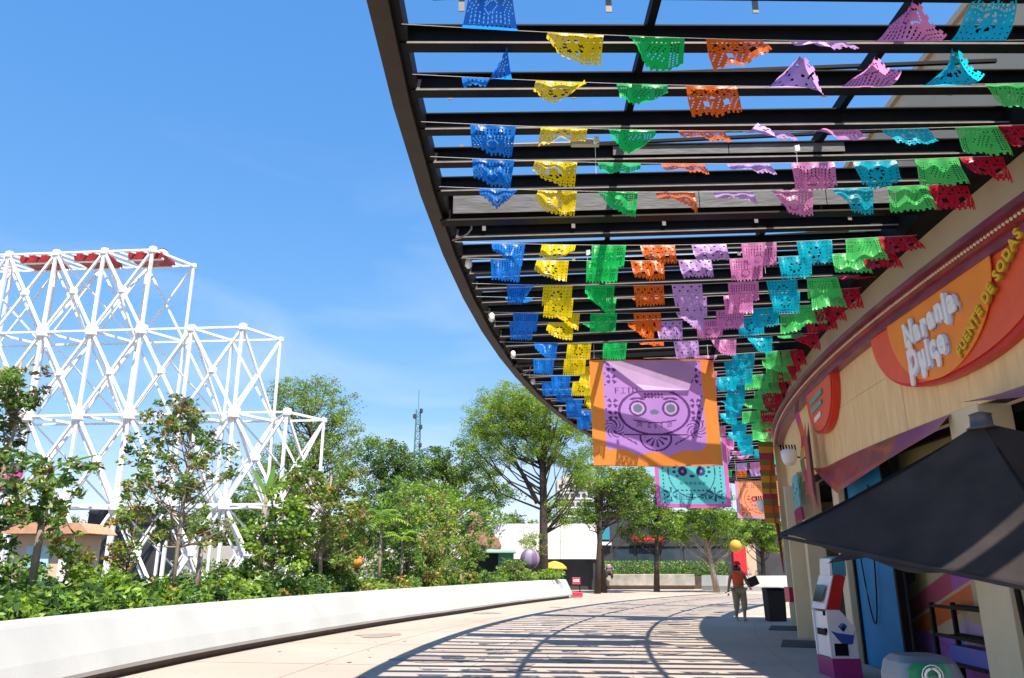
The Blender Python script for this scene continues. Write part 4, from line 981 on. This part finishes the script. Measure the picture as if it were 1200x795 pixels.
tree('yellow_shrub', 'loose shrub with yellow-green leaves between the two left magnolias', p0, [p0, p0 + Vector((0, 0, 1.2)), p0 + Vector((.1, 0, 2.2))], .035,
     [B(150, 600, 17.5, .4, .5), B(160, 570, 17.5, .3, .3), B(145, 650, 17.5, .4, .5)], 60, 16, .15, .12, ['lf_lime', 'lf_gold', 'lf_green', 'lf_brown'], [.35, .2, .3, .15], nb=20, cat_='shrub')
for x_, Y_, top_, mats_, mix_, lab_ in ((25, 15.5, 640, ['lf_green', 'lf_dark', 'lf_lime'], [.4, .35, .25], 'broad green shrub hiding the left half of the terracotta-roofed hut'),
     (112, 15.0, 650, ['lf_lime', 'lf_green'], [.5, .5], 'bright green shrub right of the terracotta-roofed hut'), (268, 19.5, 655, ['lf_dark', 'lf_green', 'lf_olive'], [.4, .4, .2], 'dark shrub at the lattice foot right of the slender magnolia')):
    p0 = G0(x_, Y_, .8); zt_ = at(x_, top_, Y=Y_).z; hh = zt_ - .85
    tree('garden_shrub', lab_, p0, [p0, p0 + Vector((.03, 0, hh * .4)), p0 + Vector((0, 0, hh * .7))], .03, [((p0.x, Y_, .9 + hh * .4), (.5, .5, hh * .42)), ((p0.x + .3, Y_, .9 + hh * .3), (.4, .4, hh * .3))], 80, 22, .16, .12, mats_, mix_, 'shrubs in the long planter', 'trunk', 18, 'shrub', .45)
# shrubs nearer the end of the planter
for i, (x, Y, w, top, mats, mix, lab) in enumerate((
     (478, 27.2, .9, 560, ['lf_green', 'lf_lime', 'lf_dark'], [.5, .2, .3], 'tall leafy green shrub behind the two small palms'),
     (520, 29.8, 1.1, 570, ['lf_lime', 'lf_green', 'lf_gold', 'lf_brown'], [.46, .36, .12, .06], 'tall shrub with yellow and russet leaves left of the green kiosk'),
     (500, 28.2, .8, 620, ['lf_olive', 'lf_gold', 'lf_green', 'lf_brown'], [.40, .14, .38, .08], 'low twiggy shrub with golden leaves above the white bench'),
     (395, 22.9, .8, 640, ['lf_green', 'lf_olive', 'lf_dark'], [.4, .3, .3], 'dark green shrub at the foot of the twiggy magnolia'),
     (548, 32.0, .9, 600, ['lf_green', 'lf_dark', 'lf_lime'], [.4, .35, .25], 'green shrub leaning over the kiosk roof'),
     (600, 37.0, 1.0, 655, ['lf_lime', 'lf_green', 'lf_dark'], [.4, .4, .2], 'low bright shrub in front of the kiosk'),
     (638, 39.6, .9, 668, ['lf_lime', 'lf_green'], [.6, .4], 'last low lime shrub at the end of the white bench'))):
    p0 = G0(x, Y, .8); zt_ = at(x, top, Y=Y).z; hh = (zt_ - .9)
    tree('garden_shrub', lab, p0, [p0, p0 + Vector((.05, 0, hh * .5)), p0 + Vector((0, 0, hh * .8))], .04,
         [((p0.x + rnd.uniform(-.3, .3) * w, Y, .9 + hh * .30), (w, .8, hh * .33)), ((p0.x + rnd.uniform(-.5, .5) * w, Y, .9 + hh * .66), (w * .8, .7, hh * .33))], 170 if hh > 1 else 70, 20, .2, .13, mats, mix, 'shrubs in the long planter', 'paletrunk' if i in (1, 2) else 'trunk', 40, 'shrub', .5)
# far trees
BG = ['lf_green', 'lf_dark', 'lf_lime', 'lf_olive']
def bgtree(label, x, Y, blobs, nc, nl, spread, ls, mats, mix, bark='darkbark', r=.22, trunk=None, nb=26, name='tree', aspect=.5):
    p0 = G0(x, Y); zc = max(b_[0][2] for b_ in blobs); cx = sum(b_[0][0] for b_ in blobs) / len(blobs)
    tr = trunk or [p0, p0.lerp(Vector((cx, Y, zc)), .3), p0.lerp(Vector((cx, Y, zc)), .6) + Vector((.3, 0, 0)), Vector((cx, Y, zc * .9))]
    return tree(name, label, p0, tr, r, blobs, nc, nl, spread, ls, mats, mix, 'trees behind the plaza', bark, nb, 'tree', aspect, minlimb=.02)
bgtree('tall feathery half-bare tree rising behind the end of the white lattice', 365, 55, [B(375, 480, 55, 2.8, 2.4), B(345, 470, 55, 2.0, 1.8), B(395, 520, 55, 2.2, 2.0), B(365, 550, 55, 3.2, 2.6), B(330, 560, 55, 2.5, 2.5)], 520, 60, .6, .16, ['lf_olive', 'lf_lime', 'lf_green'], [.45, .2, .35], nb=110, r=.26)
bgtree('dark green tree with layered clumps below the lattice mast, left part', 448, 52, [B(448, 528, 52, 1.7, 1.0), B(432, 548, 52, 1.1, .6), B(462, 552, 52, 1.4, .8), B(448, 585, 52, 2.2, 1.6)], 190, 70, .5, .17, BG, [.4, .45, .05, .1], nb=50, r=.22)
bgtree('broad dark green tree right of the lattice mast', 520, 54, [B(490, 548, 54, 2.3, 1.0), B(530, 538, 54, 2.3, 1.1), B(560, 560, 54, 1.8, 1.0), B(508, 570, 54, 3.2, 1.4), B(578, 580, 54, 1.8, 1.0)], 300, 70, .55, .18, BG, [.38, .48, .06, .08], nb=60, r=.26)
bgtree('yellow-green tree in front of the broad dark one', 500, 44, [B(500, 590, 44, 2.6, 1.2), B(540, 605, 44, 2.2, 1.2), B(470, 610, 44, 1.5, 1.0)], 220, 60, .45, .18, ['lf_lime', 'lf_green', 'lf_olive'], [.45, .35, .2], nb=30)
# willow-like big tree
Yw = 44; p0 = G0(637, Yw)
tk = [p0, at(637, 640, Y=Yw), at(637, 590, Y=Yw), at(636, 545, Y=Yw), at(638, 515, Y=Yw), at(628, 490, Y=Yw), at(612, 470, Y=Yw)]
e = bgtree('large airy light-green tree with dark leaning trunk, left of the big banner', 637, Yw, [B(610, 468, Yw, 2.4, 1.1), B(575, 490, Yw, 1.7, 1.3), B(560, 520, Yw, 1.0, 1.2), B(640, 485, Yw, 2.6, 1.6), B(600, 520, Yw, 1.9, 1.4), B(665, 520, Yw, 1.9, 1.4), B(680, 555, Yw, 1.1, .9), B(655, 600, Yw, .9, .8), B(625, 640, Yw, .7, .8), B(600, 490, Yw, 2.2, 1.3)], 900, 95, .42, .12, ['lf_lime', 'lf_olive', 'lf_green'], [.70, .18, .12], r=.27, trunk=tk, nb=70, aspect=.35)
b = MB(); b.tube([at(630, 590, Y=Yw), at(615, 560, Y=Yw), at(600, 535, Y=Yw), at(582, 515, Y=Yw)], [.15, .12, .08, .04], 7); b.tube([at(637, 560, Y=Yw), at(650, 530, Y=Yw), at(662, 505, Y=Yw)], [.12, .08, .03], 7)
b.build('main_limb', M_['darkbark'], e, smooth=True)
def tall(label, x, Y, lean, blobs, nc, ls=.16, mats=BG, mix=[.3, .2, .3, .2], r=.2, bark='darkbark', nl=70):
    p0 = G0(x, Y); z = max(b_[0][2] for b_ in blobs)
    return bgtree(label, x, Y, blobs, nc, nl, .42, ls, mats, mix, bark, r, [p0, p0 + Vector((lean * .3, 0, z * .3)), p0 + Vector((lean * .7, 0, z * .65)), p0 + Vector((lean, 0, z * .92))], 28)
tall('slim double-trunk tree below the left part of the big banner', 699, 47, .5, [B(700, 560, 47, 1.9, 1.0), B(730, 570, 47, 1.6, 1.2), B(690, 600, 47, .8, .8), B(745, 600, 47, 1.2, 1.0)], 190, nl=60)
tall('slim dark tree whose trunk leans beside the double-trunk one', 707, 48.5, -.4, [B(715, 585, 48.5, 1.3, 1.2), B(740, 560, 48.5, 1.3, .8)], 120, nl=55)
tall('olive tree by the dark wall under the aqua banner, left', 768, 50, .3, [B(755, 580, 50, 1.6, 1.3), B(775, 610, 50, 1.5, 1.0), B(740, 625, 50, .8, .6)], 150, mix=[.35, .2, .25, .2])
tall('green tree with pale trunk under the aqua banner', 838, 49, -.8, [B(830, 605, 49, 1.7, 1.1), B(805, 620, 49, 1.5, .9), B(850, 625, 49, 1.4, .9), B(835, 580, 49, 1.4, .7)], 230, mats=['lf_lime', 'lf_green', 'lf_dark'], mix=[.45, .35, .2], bark='paletrunk')
tall('bright green tree above the teal door at the end of the walkway', 893, 58, .2, [B(885, 620, 58, 1.8, 1.1), B(900, 610, 58, 1.5, 1.3), B(868, 625, 58, 1.2, .8), B(905, 640, 58, 1.0, .5)], 220, mats=['lf_lime', 'lf_green', 'lf_dark'], mix=[.45, .35, .2])
for i, (x, Y, y0, w) in enumerate(((40, 62, 600, 4.5), (150, 66, 590, 5), (250, 60, 575, 5), (420, 64, 590, 4), (590, 75, 600, 5), (690, 85, 592, 5), (765, 80, 585, 5), (300, 64, 560, 4))):
    lab = ['low dark tree behind the terracotta roof', 'bushy tree seen through the left half of the lattice', 'bushy tree seen through the middle of the lattice', 'rounded tree behind the first small palm', 'distant tree behind the white hall', 'distant tree beside the pale tower block', 'distant tree behind the dark building', 'tall bushy tree behind the right half of the lattice'][i]
    zt_ = at(x, y0, Y=Y).z; cx = G0(x, Y).x
    bgtree(lab, x, Y, [((cx, Y, zt_ * .7), (w * .75, 2, zt_ * .3)), ((cx - w * .5, Y, zt_ * .5), (w * .6, 2, zt_ * .3)), ((cx + w * .5, Y, zt_ * .48), (w * .6, 2, zt_ * .32))], 260, 55, .6, .24, BG, [.4, .35, .1, .15], nb=20)
# planting that nobody could count: ground cover along the bench
tb = cat(TP, 10); ed_ = np.array(offs(tb, -.60)); P = []; mi = []
for _ in range(760):
    yy = rng.uniform(4, 40) if rng.random() < .45 else rng.uniform(8, 22); dep = .18 + rng.random() ** 1.4 * 2.4
    c = np.array([np.interp(yy, ed_[:, 1], ed_[:, 0]) - dep, yy + dep * .2, .82]); hgt = rng.uniform(.22, .62) * (1.15 if rng.random() < .3 else .85); rad = rng.uniform(.22, .45)
    n = int(rng.uniform(60, 150)); d = rng.normal(size=(n, 3)); d[:, 2] = np.abs(d[:, 2]); d /= np.linalg.norm(d, axis=1)[:, None]
    q = c + d * (rng.random(n) ** .4)[:, None] * np.array([rad, rad, hgt]); P.append(q)
    k = rng.choice(5, p=[.34, .22, .26, .12, .06]); mi.append(np.where(rng.random(n) < .7, k, rng.integers(0, 3, n)))
P = np.concatenate(P); mi = np.concatenate(mi); lo = np.interp(P[:, 1], ed_[:, 1], ed_[:, 0]); kp = P[:, 0] < lo + .02; P = P[kp]; mi = mi[kp]
o = leaf_mesh('ground_cover', P, .15, mi, [M_['lf_green'], M_['lf_lime'], M_['lf_dark'], M_['lf_olive'], M_['lf_gold']], None, (-6.5, 15, .82), .42); tag(o, 'dense low green foliage filling the long white planter', 'ground cover', kind='stuff')
P = np.c_[rng.uniform(2.5, 15.5, 9000), rng.uniform(56.7, 58.2, 9000), .9 + rng.random(9000) ** 1.5 * 1.0]
o = leaf_mesh('hedge_plants', P, .16, rng.integers(0, 3, 9000), [M_['lf_green'], M_['lf_lime'], M_['lf_dark']], None, (9, 57, .9)); tag(o, 'low plants growing behind the far grey planter wall', 'ground cover', kind='stuff')
P = np.c_[rng.uniform(-34, -3, 16000), rng.uniform(42, 47, 16000), .0 + rng.random(16000) ** 1.2 * 1.9]
o = leaf_mesh('undergrowth', P, .2, rng.integers(0, 3, 16000), [M_['lf_green'], M_['lf_olive'], M_['lf_dark']], None, (-18, 44, 0)); tag(o, 'undergrowth behind the white lattice', 'ground cover', kind='stuff')
b = MB(); b.box((9, 57.4, .45), (14, 1.7, .8)); struct(b.build('rear_soil', M_['soil']))

# palms and big-leaved plants
def frond(b, base, d, L, w, droop, n=7, seg=6, mi=0):
    d = Vector(d).normalized(); side = d.cross(Vector((0, 0, 1))).normalized(); prev = None; vs = []
    for i in range(seg + 1):
        t = i / seg; c = Vector(base) + d * (L * t) + Vector((0, 0, -droop * L * t * t)); ww = w * math.sin(math.pi * min(1, t * .92 + .07)) ** .7
        vs += [c - side * ww / 2 + Vector((0, 0, -.12 * ww)), c + Vector((0, 0, .06 * ww)), c + side * ww / 2 + Vector((0, 0, -.12 * ww))]
    fs = []
    for i in range(seg):
        for k in (0, 1): fs.append((i*3+k, i*3+k+1, (i+1)*3+k+1, (i+1)*3+k))
    b.add(vs, fs, mi)
def palm(x, Y, ytop, label, nfr=12, L=.9, w=.12, pinn=True):
    p0 = G0(x, Y, .8); zt_ = at(x, ytop, Y=Y).z; e = empty('small_palm', p0, label, 'palm', 'small palms in the long planter')
    MB().tube([p0, p0 + Vector((.03, 0, (zt_ - .8) * .5)), Vector((p0.x + .02, Y, zt_))], [.06, .045, .035], 8).build('trunk', M_['paletrunk'], e, smooth=True)
    top = Vector((p0.x + .02, Y, zt_))
    for k in range(nfr):
        a = 2 * math.pi * k / nfr + .3; el__ = R(rnd.uniform(15, 70)); b = MB(); d = Vector((math.cos(a) * math.cos(el__), math.sin(a) * math.cos(el__), math.sin(el__)))
        if pinn:
            for q in range(9):
                t = (q + 1) / 9; c = top + d * L * t + Vector((0, 0, -.55 * L * t * t)); s = d.cross(Vector((0, 0, 1))).normalized()
                for sg_ in (-1, 1): frond(b, c, (d * .6 + s * sg_ + Vector((0, 0, -.25))), L * .42 * (1.1 - .5 * t), .05, .4, seg=3)
        else: frond(b, top, d, L, w, .55)
        b.build('frond', M_['lf_lime'] if k % 3 else M_['lf_green'], e, smooth=True)
palm(444, 25, 610, 'small palm with bright lime fronds, left one of the pair', 12, .95)
palm(470, 26.6, 632, 'smaller thin-stemmed palm with paler fronds, right one of the pair', 9, .8)
def banana(x, Y, ybase, leaves, label):
    p0 = at(x, ybase, Y=Y); g0 = Vector((p0.x, Y, .8)); e = empty('banana_plant', g0, label, 'banana plant', 'big-leaved plants in the long planter')
    MB().tube([g0, p0], [.07, .05], 8).build('stem', M_['paletrunk'], e, smooth=True)
    for (dx, dz, L, w) in leaves:
        b = MB(); frond(b, p0, (dx, rnd.uniform(-.3, .3), dz), L, w, .12); b.build('leaf', M_['lf_lime'] if w > .16 and dx > .5 and Y < 14 else M_['lf_green'], e, smooth=True)
banana(60, 13.2, 548, [(.9, .42, .85, .15), (-.6, .5, .6, .12), (.3, -.4, .35, .08)], 'broad lime banana leaf crossing the left magnolia')
banana(312, 19.6, 580, [(.35, .9, 1.0, .26), (-.5, .9, .9, .24), (.8, .5, .8, .22), (-.9, .45, .8, .2), (.1, 1, .9, .2)], 'big dark banana plant above the lime bush')
banana(236, 17, 640, [(.5, .9, .8, .2), (-.6, .8, .7, .2), (.9, .3, .5, .2), (-.9, .3, .5, .15)], 'low banana plant behind the slender magnolia trunk')
banana(540, 31.4, 672, [(.1, 1, .9, .2), (.5, .9, .8, .2), (-.4, .9, .7, .2)], 'upright lime big-leaved plant by the end shrubs')

# ================================================================ BACKGROUND BUILDINGS AND THINGS
M_['wall_w'] = mat('white_wall', (.78, .77, .75), .6, .05, 2); M_['dark_w'] = mat('dark_wall', (.035, .037, .045), .6, .3, 1.5); M_['glass'] = mat('window_glass', (.03, .05, .07), .1, .2, 2)
M_['tow'] = mat('tower_render', (.50, .46, .40), .8, .08, .3)
wh = empty('white_hall', (2, 54, 0), 'low white panel-clad hall with dark open ground floor behind the big trees', 'building')
for k in range(4):
    for r_ in range(2):
        MB().box((-2.9 + k * 2.46, 53.5, 2.55 + r_ * 1.16), (2.44, .25, 1.14)).build('wall_panel', M_['wall_w'], wh, bevel=.02)
MB().box((.8, 56.6, 3.1), (9.9, 6, 2.2)).build('upper_floor', M_['wall_w'], wh); MB().box((.8, 57, 1), (9.8, 5.5, 1.95)).build('ground_floor', M_['dark_w'], wh)
for k in range(5): MB().box((-3.9 + k * 2.35, 53.6, 1), (.18, .18, 1.95)).build('column', M_['dark_w'], wh)
# dark building
db = empty('dark_building', (11, 61, 0), 'dark grey building with a red lit sign behind the far planter', 'building')
MB().box((12.4, 64, 2.7), (10.8, 5, 5.4)).build('wall', M_['dark_w'], db); MB().box((22, 64, 2.4), (9, 5, 4.8)).build('side_wall', M_['dark_w'], db)
MB().box((12.4, 64, 5.5), (11.2, 5.4, .18)).build('roof_edge', M_['black'], db)
for x in (8.6, 10.4, 12.2, 14.0, 15.8):
    w_ = MB().box((x, 61.46, 1.7), (1.5, .06, 2.4)).build('window', M_['glass'], db); MB().box((x, 61.42, 2.95), (1.6, .1, .08)).build('frame', M_['black'], w_)
MB().box((6.9, 61.3, 3.2), (1.5, .3, .25)).build('ledge', M_['wall_w'], db); MB().box((6.9, 61.3, 4.0), (1.3, .1, 1.0)).build('teal_sign', solid('sign_teal', (.03, .25, .35)), db)
rs = MB().box((10.45, 61.1, 3.55), (2.5, .25, .42)).build('red_sign', solid('lit_red', (.30, .012, .012)), db)
b = MB()
x = 9.45
for i, ch in enumerate('RETRO'):
    vs, fs = text_mesh(ch, .36, .01, .01); b.add([(x + v[0], 60.95 - v[2], 3.43 + v[1]) for v in vs], fs); x += .38
# the word on the far sign cannot be read in the photograph: only small blank strokes are kept
b = MB()
for i in range(9): b.box((9.55 + i * .22, 60.96, 3.55), (.11, .03, .14 if i % 3 else .2))
b.build('sign_strokes', solid('strokes_red', (.75, .06, .05)), rs)
# teal door panel and cream wall at the end
ep = empty('painted_gate', G0(900, 60), 'pale teal gate panel painted with dark green foliage at the end of the walkway', 'gate')
def wpx(x, Y): return G0(x, Y).x
xa, xb = wpx(888.5, 62), wpx(914, 62)
MB().box(((xa + xb) / 2, 62, 1.5), (xb - xa, .12, 3.0)).build('panel', solid('gate_teal', (.40, .58, .52)), ep)
for x in (xa, xb): MB().box((x, 61.9, 1.6), (.14, .2, 3.2)).build('post', M_['wall_w'], ep)
b = MB(); rr = random.Random(4)
cx = (xa + xb) / 2 + .15
poly = [(cx + .65 * math.cos(t) * (1 + .25 * math.sin(5 * t)), 1.55 + .42 * math.sin(t) * (1 + .2 * math.sin(7 * t))) for t in [2 * math.pi * i / 40 for i in range(40)]]
b.prism(poly, lambda a, z, d: Vector((a, 61.93 - d, z)), 0, .01); b.build('foliage_print', solid('print_green', (.03, .16, .10)), ep)
b = MB(); b.prism([(cx + .3, 1.1), (cx + .7, 1.1), (cx + .65, 1.7), (cx + .4, 1.75)], lambda a, z, d: Vector((a, 61.915 - d, z)), 0, .01); b.build('blue_print', solid('print_blue', (.03, .10, .35)), ep)
xa2, xb2 = wpx(874, 61), wpx(888, 61)
tag(MB().box(((xa2 + xb2) / 2, 61.5, 2.3), (xb2 - xa2, .5, 4.6)).build('cream_pier', mat('pier_cream', (.55, .42, .30), .8, .1, 2), bevel=.02), 'cream pier between the red stand and the painted gate', 'pier')
tag(MB().box((wpx(868, 57), 57.3, 1.5), (.95, .5, 2.9)).build('red_stand', solid('stand_red', (.50, .02, .03), .4), bevel=.05), 'red upright stand behind the walking person', 'stand')
tag(MB().box((wpx(930, 60), 63, 2.4), (2.6, 1, 4.8)).build('dark_gateway', M_['dark_w']), 'dark wall right of the painted gate', 'wall')
# yellow ball lantern on a post
yb = empty('ball_lantern', (7.9, 27.6, 0), 'yellow round paper lantern hanging above the walking person', 'lantern')
q = at(862, 640, Y=27.6); MB().lathe(q, [(.02, -.22), (.12, -.18), (.20, -.07), (.21, .04), (.15, .15), (.03, .21)], 16).build('lantern_ball', solid('lantern_yellow', (.72, .48, .08), .6, t=.3), yb, smooth=True)
MB().tube([q + Vector((0, 0, .2)), Vector((q.x, q.y, 5.98))], .006, 4).build('cord', M_['black'], yb)
# tower block
tb_ = empty('tower_block', G0(676, 250), 'pale far tower block with rows of small windows', 'building')
c = G0(676, 250); MB().box((c.x, 256, 14), (11.4, 12, 28)).build('wall', M_['tow'], tb_); MB().box((c.x - 1.5, 256, 28.8), (5, 6, 2)).build('roof_box', M_['tow'], tb_)
b0 = MB().box((0, 0, 0), (1.15, .3, 1.1)).mesh('window'); b0.materials.append(M_['glass'])
for r_ in range(9):
    for k in range(6): link_part('window', b0, None, tb_, Matrix.Translation((c.x - 4.6 + k * 1.85, 249.95, 3.5 + r_ * 2.8)))
    MB().box((c.x, 249.9, 2.4 + r_ * 2.8), (11.5, .3, .35)).build('floor_band', M_['wall_w'], tb_)
for (x, Y, w, h, lab) in ((702, 200, 9, 11, 'low pale block beside the far tower block'), (600, 180, 14, 9, 'distant low pale building behind the airy tree')):
    c = G0(x, Y); e = empty('distant_building', c, lab, 'building'); MB().box((c.x, Y + 5, h / 2), (w, 10, h)).build('wall', M_['tow'], e)
    for k in range(int(w / 2)): MB().box((c.x - w / 2 + 1 + k * 2, Y - .05, h * .6), (1.1, .2, 1.2)).build('window', M_['glass'], e)
# lattice radio mast
lm = empty('radio_mast', G0(484, 210), 'green lattice radio mast rising above the trees', 'mast')
c = G0(484, 210); mtm = unit_box(solid('mast_green', (.06, .16, .17))); Zt = 45.5; nseg = 16
def mp_(k, i): w = 1.05 - .5 * k / nseg; return Vector((c.x + w * (1 if i in (0, 1) else -1), c.y + w * (1 if i in (0, 3) else -1), 10 + 33 * k / nseg))
for k in range(nseg):
    for i in range(4):
        member('leg', mtm, lm, mp_(k, i), mp_(k + 1, i), .22); member('brace', mtm, lm, mp_(k, i), mp_(k + 1, (i + 1) % 4), .13); member('ring', mtm, lm, mp_(k, i), mp_(k, (i + 1) % 4), .12)
for i in range(4): member('leg', mtm, lm, Vector((mp_(0, i).x, mp_(0, i).y, 0)), mp_(0, i), .22)
member('antenna', mtm, lm, (c.x, c.y, 43), (c.x, c.y, 48.5), .16)
for z, s in ((38, 1), (41, -1), (33, 1), (28, -1), (42.5, 1)): MB().lathe((c.x + s * .9, c.y - .8, z), [(.1, -.7), (.45, -.5), (.45, .5), (.1, .7)], 8).build('antenna_drum', M_['grey_' ] if 'grey_' in M_ else M_['dark_w'], lm)
# kiosk with green roof, rock sculpture, balloon ball, parasols
kx = wpx(575, 39); kk = empty('green_kiosk', (kx, 39, 0), 'small green kiosk with flat pale-green roof behind the shrubs', 'kiosk')
gk = solid('kiosk_green', (.10, .24, .17)); MB().box((kx - .1, 39.4, 2.24), (2.7, 2.0, .16)).build('roof', solid('kiosk_roof', (.35, .55, .45)), kk, bevel=.03)
MB().box((kx + .75, 39.2, 1.1), (.75, .8, 2.2)).build('side_wall', gk, kk); MB().box((kx - .1, 40.1, 1.1), (2.4, .2, 2.2)).build('back_wall', M_['dark_w'], kk); MB().box((kx - .3, 38.9, .6), (1.5, .5, 1.2)).build('counter', gk, kk)
rx = wpx(566, 39.5); b = MB(); rr = random.Random(3); secs = [(.95, 2.33), (1.0, 2.5), (.85, 2.9), (.52, 3.3), (.34, 3.7), (.36, 4.0), (.12, 4.15)]; vs = []
for r_, z in secs:
    for k in range(9):
        a = 2 * math.pi * k / 9; vs.append((rx - (z - 2.3) * .28 + r_ * math.cos(a) * rr.uniform(.85, 1.1), 39.5 + r_ * .8 * math.sin(a), z + rr.uniform(-.04, .04)))
n = 9; b.add(vs, [(i*n+k, i*n+(k+1) % n, (i+1)*n+(k+1) % n, (i+1)*n+k) for i in range(6) for k in range(n)] + [tuple(range(9))[::-1], tuple(54 + k for k in range(9))])
tag(b.build('rock_sculpture', mat('brown_rock', (.20, .10, .065), .8, .3, 2, .5, 8)), 'brown rock-like sculpture standing on the green kiosk roof', 'sculpture')
bx = at(621, 655, Y=40.5); b = MB(); b.grid(lambda u, v: bx + Vector((.50 * math.cos(2 * math.pi * u) * math.sin(math.pi * (.001 + .998 * v)), .3 * math.sin(2 * math.pi * u) * math.sin(math.pi * (.001 + .998 * v)), .50 * math.cos(math.pi * v) + .0)), 18, 10, lambda u, v: int(u * 9) % 2)
e = empty('round_display', (bx.x, bx.y, 0), 'round purple and white striped display beside the green kiosk', 'display'); b.build('ball', [solid('ball_pale', (.26, .22, .30)), solid('ball_purple', (.16, .10, .20))], e, smooth=True)
MB().tube([(bx.x, bx.y, 0), (bx.x, bx.y, bx.z - .5)], .06, 6).build('post', M_['black'], e)
def mush(x, y, Y, r, m, label, cat_='parasol'):
    q = at(x, y, Y=Y); e = empty('small_parasol', (q.x, q.y, 0), label, cat_); b = MB().lathe(q, [(r, -.02), (r * .92, .12), (r * .6, .3), (r * .12, .42)], 14); b.build('canopy', m, e, smooth=True)
    MB().tube([(q.x, q.y, 0), q], .03, 6).build('pole', M_['black'], e)
mush(650, 667, 44.5, .70, solid('parasol_yellow', (.70, .42, .04)), 'small yellow parasol at the end of the white bench')
mush(686, 660, 58.3, .75, solid('parasol_purple', (.22, .05, .30)), 'purple parasol by the trunk of the double-trunk tree')
# red bench end by the planter
rb = empty('red_stool', (3.25, 41.2, 0), 'small red board stand at the end of the long white bench', 'stand')
b = MB().box((3.3, 41.4, .82), (.42, .12, .34)); b.build('board', solid('stool_red', (.55, .03, .06)), rb, bevel=.02); MB().box((3.3, 41.4, .16), (.6, .45, .22)).build('foot', solid('stool_red2', (.5, .03, .06)), rb, bevel=.02); MB().tube([(3.48, 41.4, .2), (3.48, 41.4, .9)], .025, 6).build('post', M_['black'], rb)
MB().box((3.3, 41.335, .84), (.28, .01, .12)).build('board_print', M_['let_w'], rb)
# hut with terracotta roof, teal panel, pink sign, dark shed, on the left behind the lattice
hx = wpx(62, 31); ht = empty('terracotta_hut', (hx, 31, 0), 'small hut with terracotta roof and pale blue door seen through the left plants', 'hut')
b = MB(); b.prism([(-1.6, 2.75), (1.75, 2.75), (1.35, 3.15), (-1.2, 3.15)], lambda a, z, d: Vector((hx + a, 31 + d, z)), 1.2, -1.0); b.build('roof', mat('terracotta', (.52, .28, .17), .8, .15, 4), ht, bevel=.04)
MB().box((hx - .1, 31.3, 1.37), (2.6, 1.5, 2.74)).build('wall', M_['beige'], ht); dr = MB().box((hx - .35, 30.5, 1.25), (.9, .08, 2.1)).build('door', solid('door_blue', (.40, .60, .68)), ht); MB().box((hx + .75, 30.5, 1.3), (.5, .08, 2.2)).build('side_panel', M_['wall_w'], ht)
q = at(8, 563, Y=31); tag(MB().box(q, (1.0, .12, 1.0), M=Matrix.Rotation(R(12), 3, 'Y')).build('pink_sign', solid('pink_sign_paint', (.75, .06, .35)), bevel=.02), 'bright pink board showing through the left magnolia', 'sign')
q = at(128, 655, Y=39.5); tag(MB().box((q.x, 42, 2.2), (3.8, 3, 4.4)).build('dark_shed', M_['dark_w'], bevel=.03), 'dark shed behind the foot of the white lattice', 'shed')
q = at(240, 640, Y=47); tag(MB().box((q.x, 48, 1.6), (9, .4, 2.2)).build('pale_wall', mat('pale_concrete', (.42, .40, .38), .8, .1, 2), bevel=.02), 'pale concrete wall behind the lattice foot', 'wall')
q = at(415, 680, Y=26.5); tag(MB().box((q.x, 27.5, .95), (4.2, .4, .5), rz=R(8)).build('stone_ledge', mat('stone_ledge', (.45, .43, .40), .8, .15, 3), bevel=.03), 'grey stone ledge behind the planter by the orange lantern', 'ledge')
q = at(418, 658, Y=25); e = empty('orange_lantern', (q.x, q.y, .8), 'orange lantern on a short post among the shrubs', 'lantern')
MB().lathe(q, [(.05, -.2), (.19, -.12), (.21, .05), (.12, .2), (.03, .25)], 12).build('lantern_head', solid('orange_glow', (.75, .33, .06)), e, smooth=True); MB().tube([(q.x, q.y, .8), q - Vector((0, 0, .15))], .07, 8).build('post', M_['trunk'], e, smooth=True)
# white folded sculpture by the lime bush
b = MB(); q = at(285, 690, Y=18.4)
pts = [(-.55, 0, .85), (.35, 0, .85), (.42, .1, 1.45), (.0, .05, 1.12), (-.6, 0, 1.2), (-.1, .5, .85)]
v = [Vector((q.x + a, 18.4 + b_, c_)) for a, b_, c_ in pts]; b.add(v, [(0, 1, 3), (0, 3, 4), (1, 2, 3), (2, 5, 3), (4, 3, 5), (0, 4, 5), (1, 5, 2)])
tag(b.build('folded_sculpture', mat('sculpture_white', (.62, .58, .52), .7, .1, 3)), 'small white folded sculpture in the planter at the foot of the lime bush', 'sculpture')
